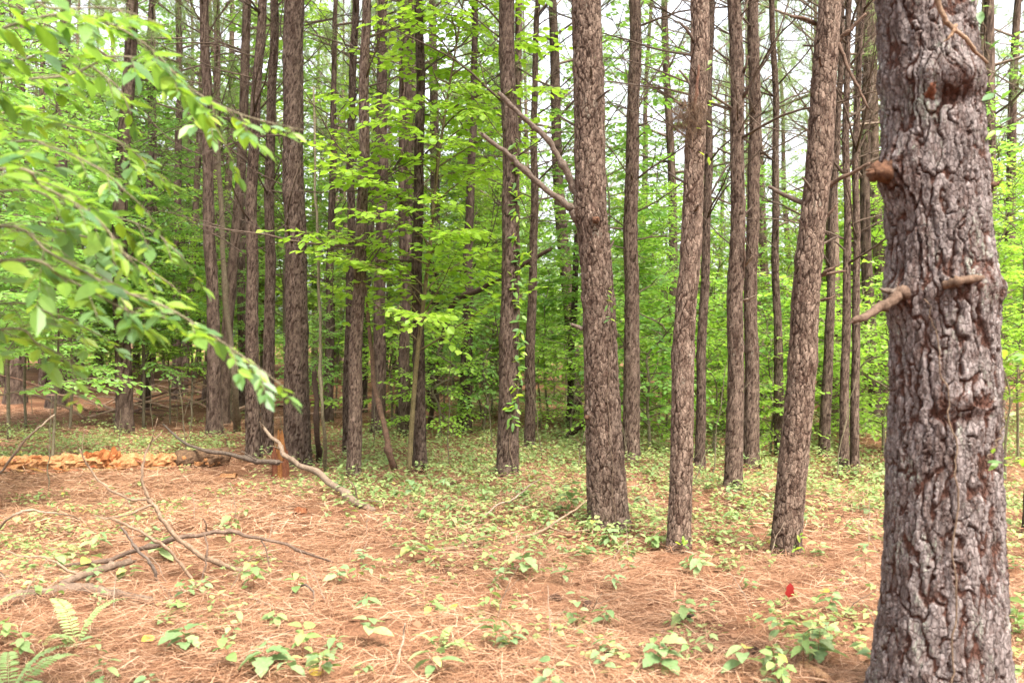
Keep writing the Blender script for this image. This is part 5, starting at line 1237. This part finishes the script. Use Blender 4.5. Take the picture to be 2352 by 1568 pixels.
# ---- ferns at the lower left
def frond_mesh(rng, L=.55, npair=22):
    mb = MB(); t = np.linspace(0, 1, 14); sp = np.stack([0 * t, t * L * (1 - .15 * t), L * (.75 * t - .75 * t ** 2)], -1); mb.tube(sp, np.linspace(.0025, .0008, 14), 4)
    pos, d, ln = [], [], []
    for i in range(npair):
        u = .12 + .86 * i / npair; p = np.array([np.interp(u, t, sp[:, q]) for q in range(3)])
        for sg in (-1, 1):
            pos.append(p); d.append((sg, .35, -.12 + rng.normal(0, .08))); ln.append(.075 * math.sin(PI * (u * .8 + .2)) + .012)
    n = len(pos); leaf_cloud(mb, np.array(pos), np.array(d, float), np.tile([0, .2, 1.0], (n, 1)) + rng.normal(0, .15, (n, 3)), np.array(ln) * .8, np.full(n, .5), LT6, LF6)
    return mb.build('frond', M['fern'])
FR = [frond_mesh(rg) for _ in range(3)]
for i, (px, py, nf, lab) in enumerate(((20, 1610, 6, 'pale fern at the lower left corner'), (-70, 1490, 5, 'pale fern cut by the left picture edge'), (175, 1490, 3, 'small fern right of the corner fern'), (1010, 1500, 3, 'single thin fern left of the bottom centre'))):
    g = gz(px, py); E = empty('fern', tuple(g), lab, 'fern')
    a0 = rg.uniform(0, 6)
    for q in range(nf):
        o = ob('frond', FR[q % 3], E, color=(1.05, 1.05, 1.0)); o.rotation_euler = (rg.uniform(.25, .75), 0, a0 + q * 6.28 / nf + rg.normal(0, .2)); o.scale = (rg.uniform(.75, 1.1) * (.42 if i == 3 else .72),) * 3
# ------------------------------------------------------------------ labels that single out the repeats by the landmark they stand by
MARKS = {0: 'thick near trunk', 1: 'two-limbed pine', 2: 'needle-clump pine', 3: 'leaning pine', 4: 'dark-forked pine', 6: 'vine-clad pine', 7: 'thick reddish pine',
         8: 'thin pale-barked pine', 9: 'narrow dark pine', 11: 'crooked pine', 12: 'olive-stemmed tree', 18: 'leaf-screened pine', 22: 'twin pines', 24: 'stout far-left pine', 26: 'black thin pine'}
MPX = [(PINES[i][1][2][0], v) for i, v in MARKS.items()]
ORD = ['leftmost', 'second from left', 'third from left', 'fourth from left', 'fifth from left', 'sixth from left', 'seventh from left', 'eighth from left', 'ninth from left', 'tenth from left']
GEN = {'distant background pines': 'distant pine', 'pines deepest in the stand': 'far thin pine', 'background saplings': 'leafy background sapling', 'tall young background trees': 'tall leafy young tree',
       'low background bushes': 'low leafy far bush', 'foreground seedlings': 'small foreground seedling', 'seedlings among the middle trunks': 'small pale green seedling', 'stick heap at the back left': 'bare heaped stick',
       'loose foreground twigs': 'loose foreground twig', 'loose twigs among the trunks': 'loose small twig', 'bare undergrowth stems': 'thin bare upright stem'}
sets = {}
for o in list(bpy.data.objects):
    g = o.get('group')
    if o.parent is None and g in GEN:
        X, Yv, Zv = o.location; px = CX + X / Yv * F
        m, nm = min(MPX, key=lambda q: abs(q[0] - px))
        lab = GEN[g] + ' just %s of the %s' % ('left' if px < m else 'right', nm)
        sets.setdefault(lab, []).append((px, Yv, o))
for lab, lst in sets.items():
    lst.sort(key=lambda q: q[1])
    parts_ = [(lst, '')] if len(lst) <= 5 else ([(lst[:len(lst) // 2], 'nearer '), (lst[len(lst) // 2:], 'farther ')] if len(lst) <= 20 else [(lst[:len(lst) // 3], 'nearest '), (lst[len(lst) // 3: 2 * len(lst) // 3], 'mid-distant '), (lst[2 * len(lst) // 3:], 'farthest ')])
    for sub, pre in parts_:
        sub.sort(key=lambda q: q[0])
        for i, (px, Yv, o) in enumerate(sub):
            o['label'] = pre + lab + ('' if len(sub) == 1 else ', ' + (ORD[min(i, 9)] if i < len(sub) - 1 else 'rightmost'))
print('objects', len(bpy.data.objects), 'tris', sum(len(m.polygons) for m in bpy.data.meshes))
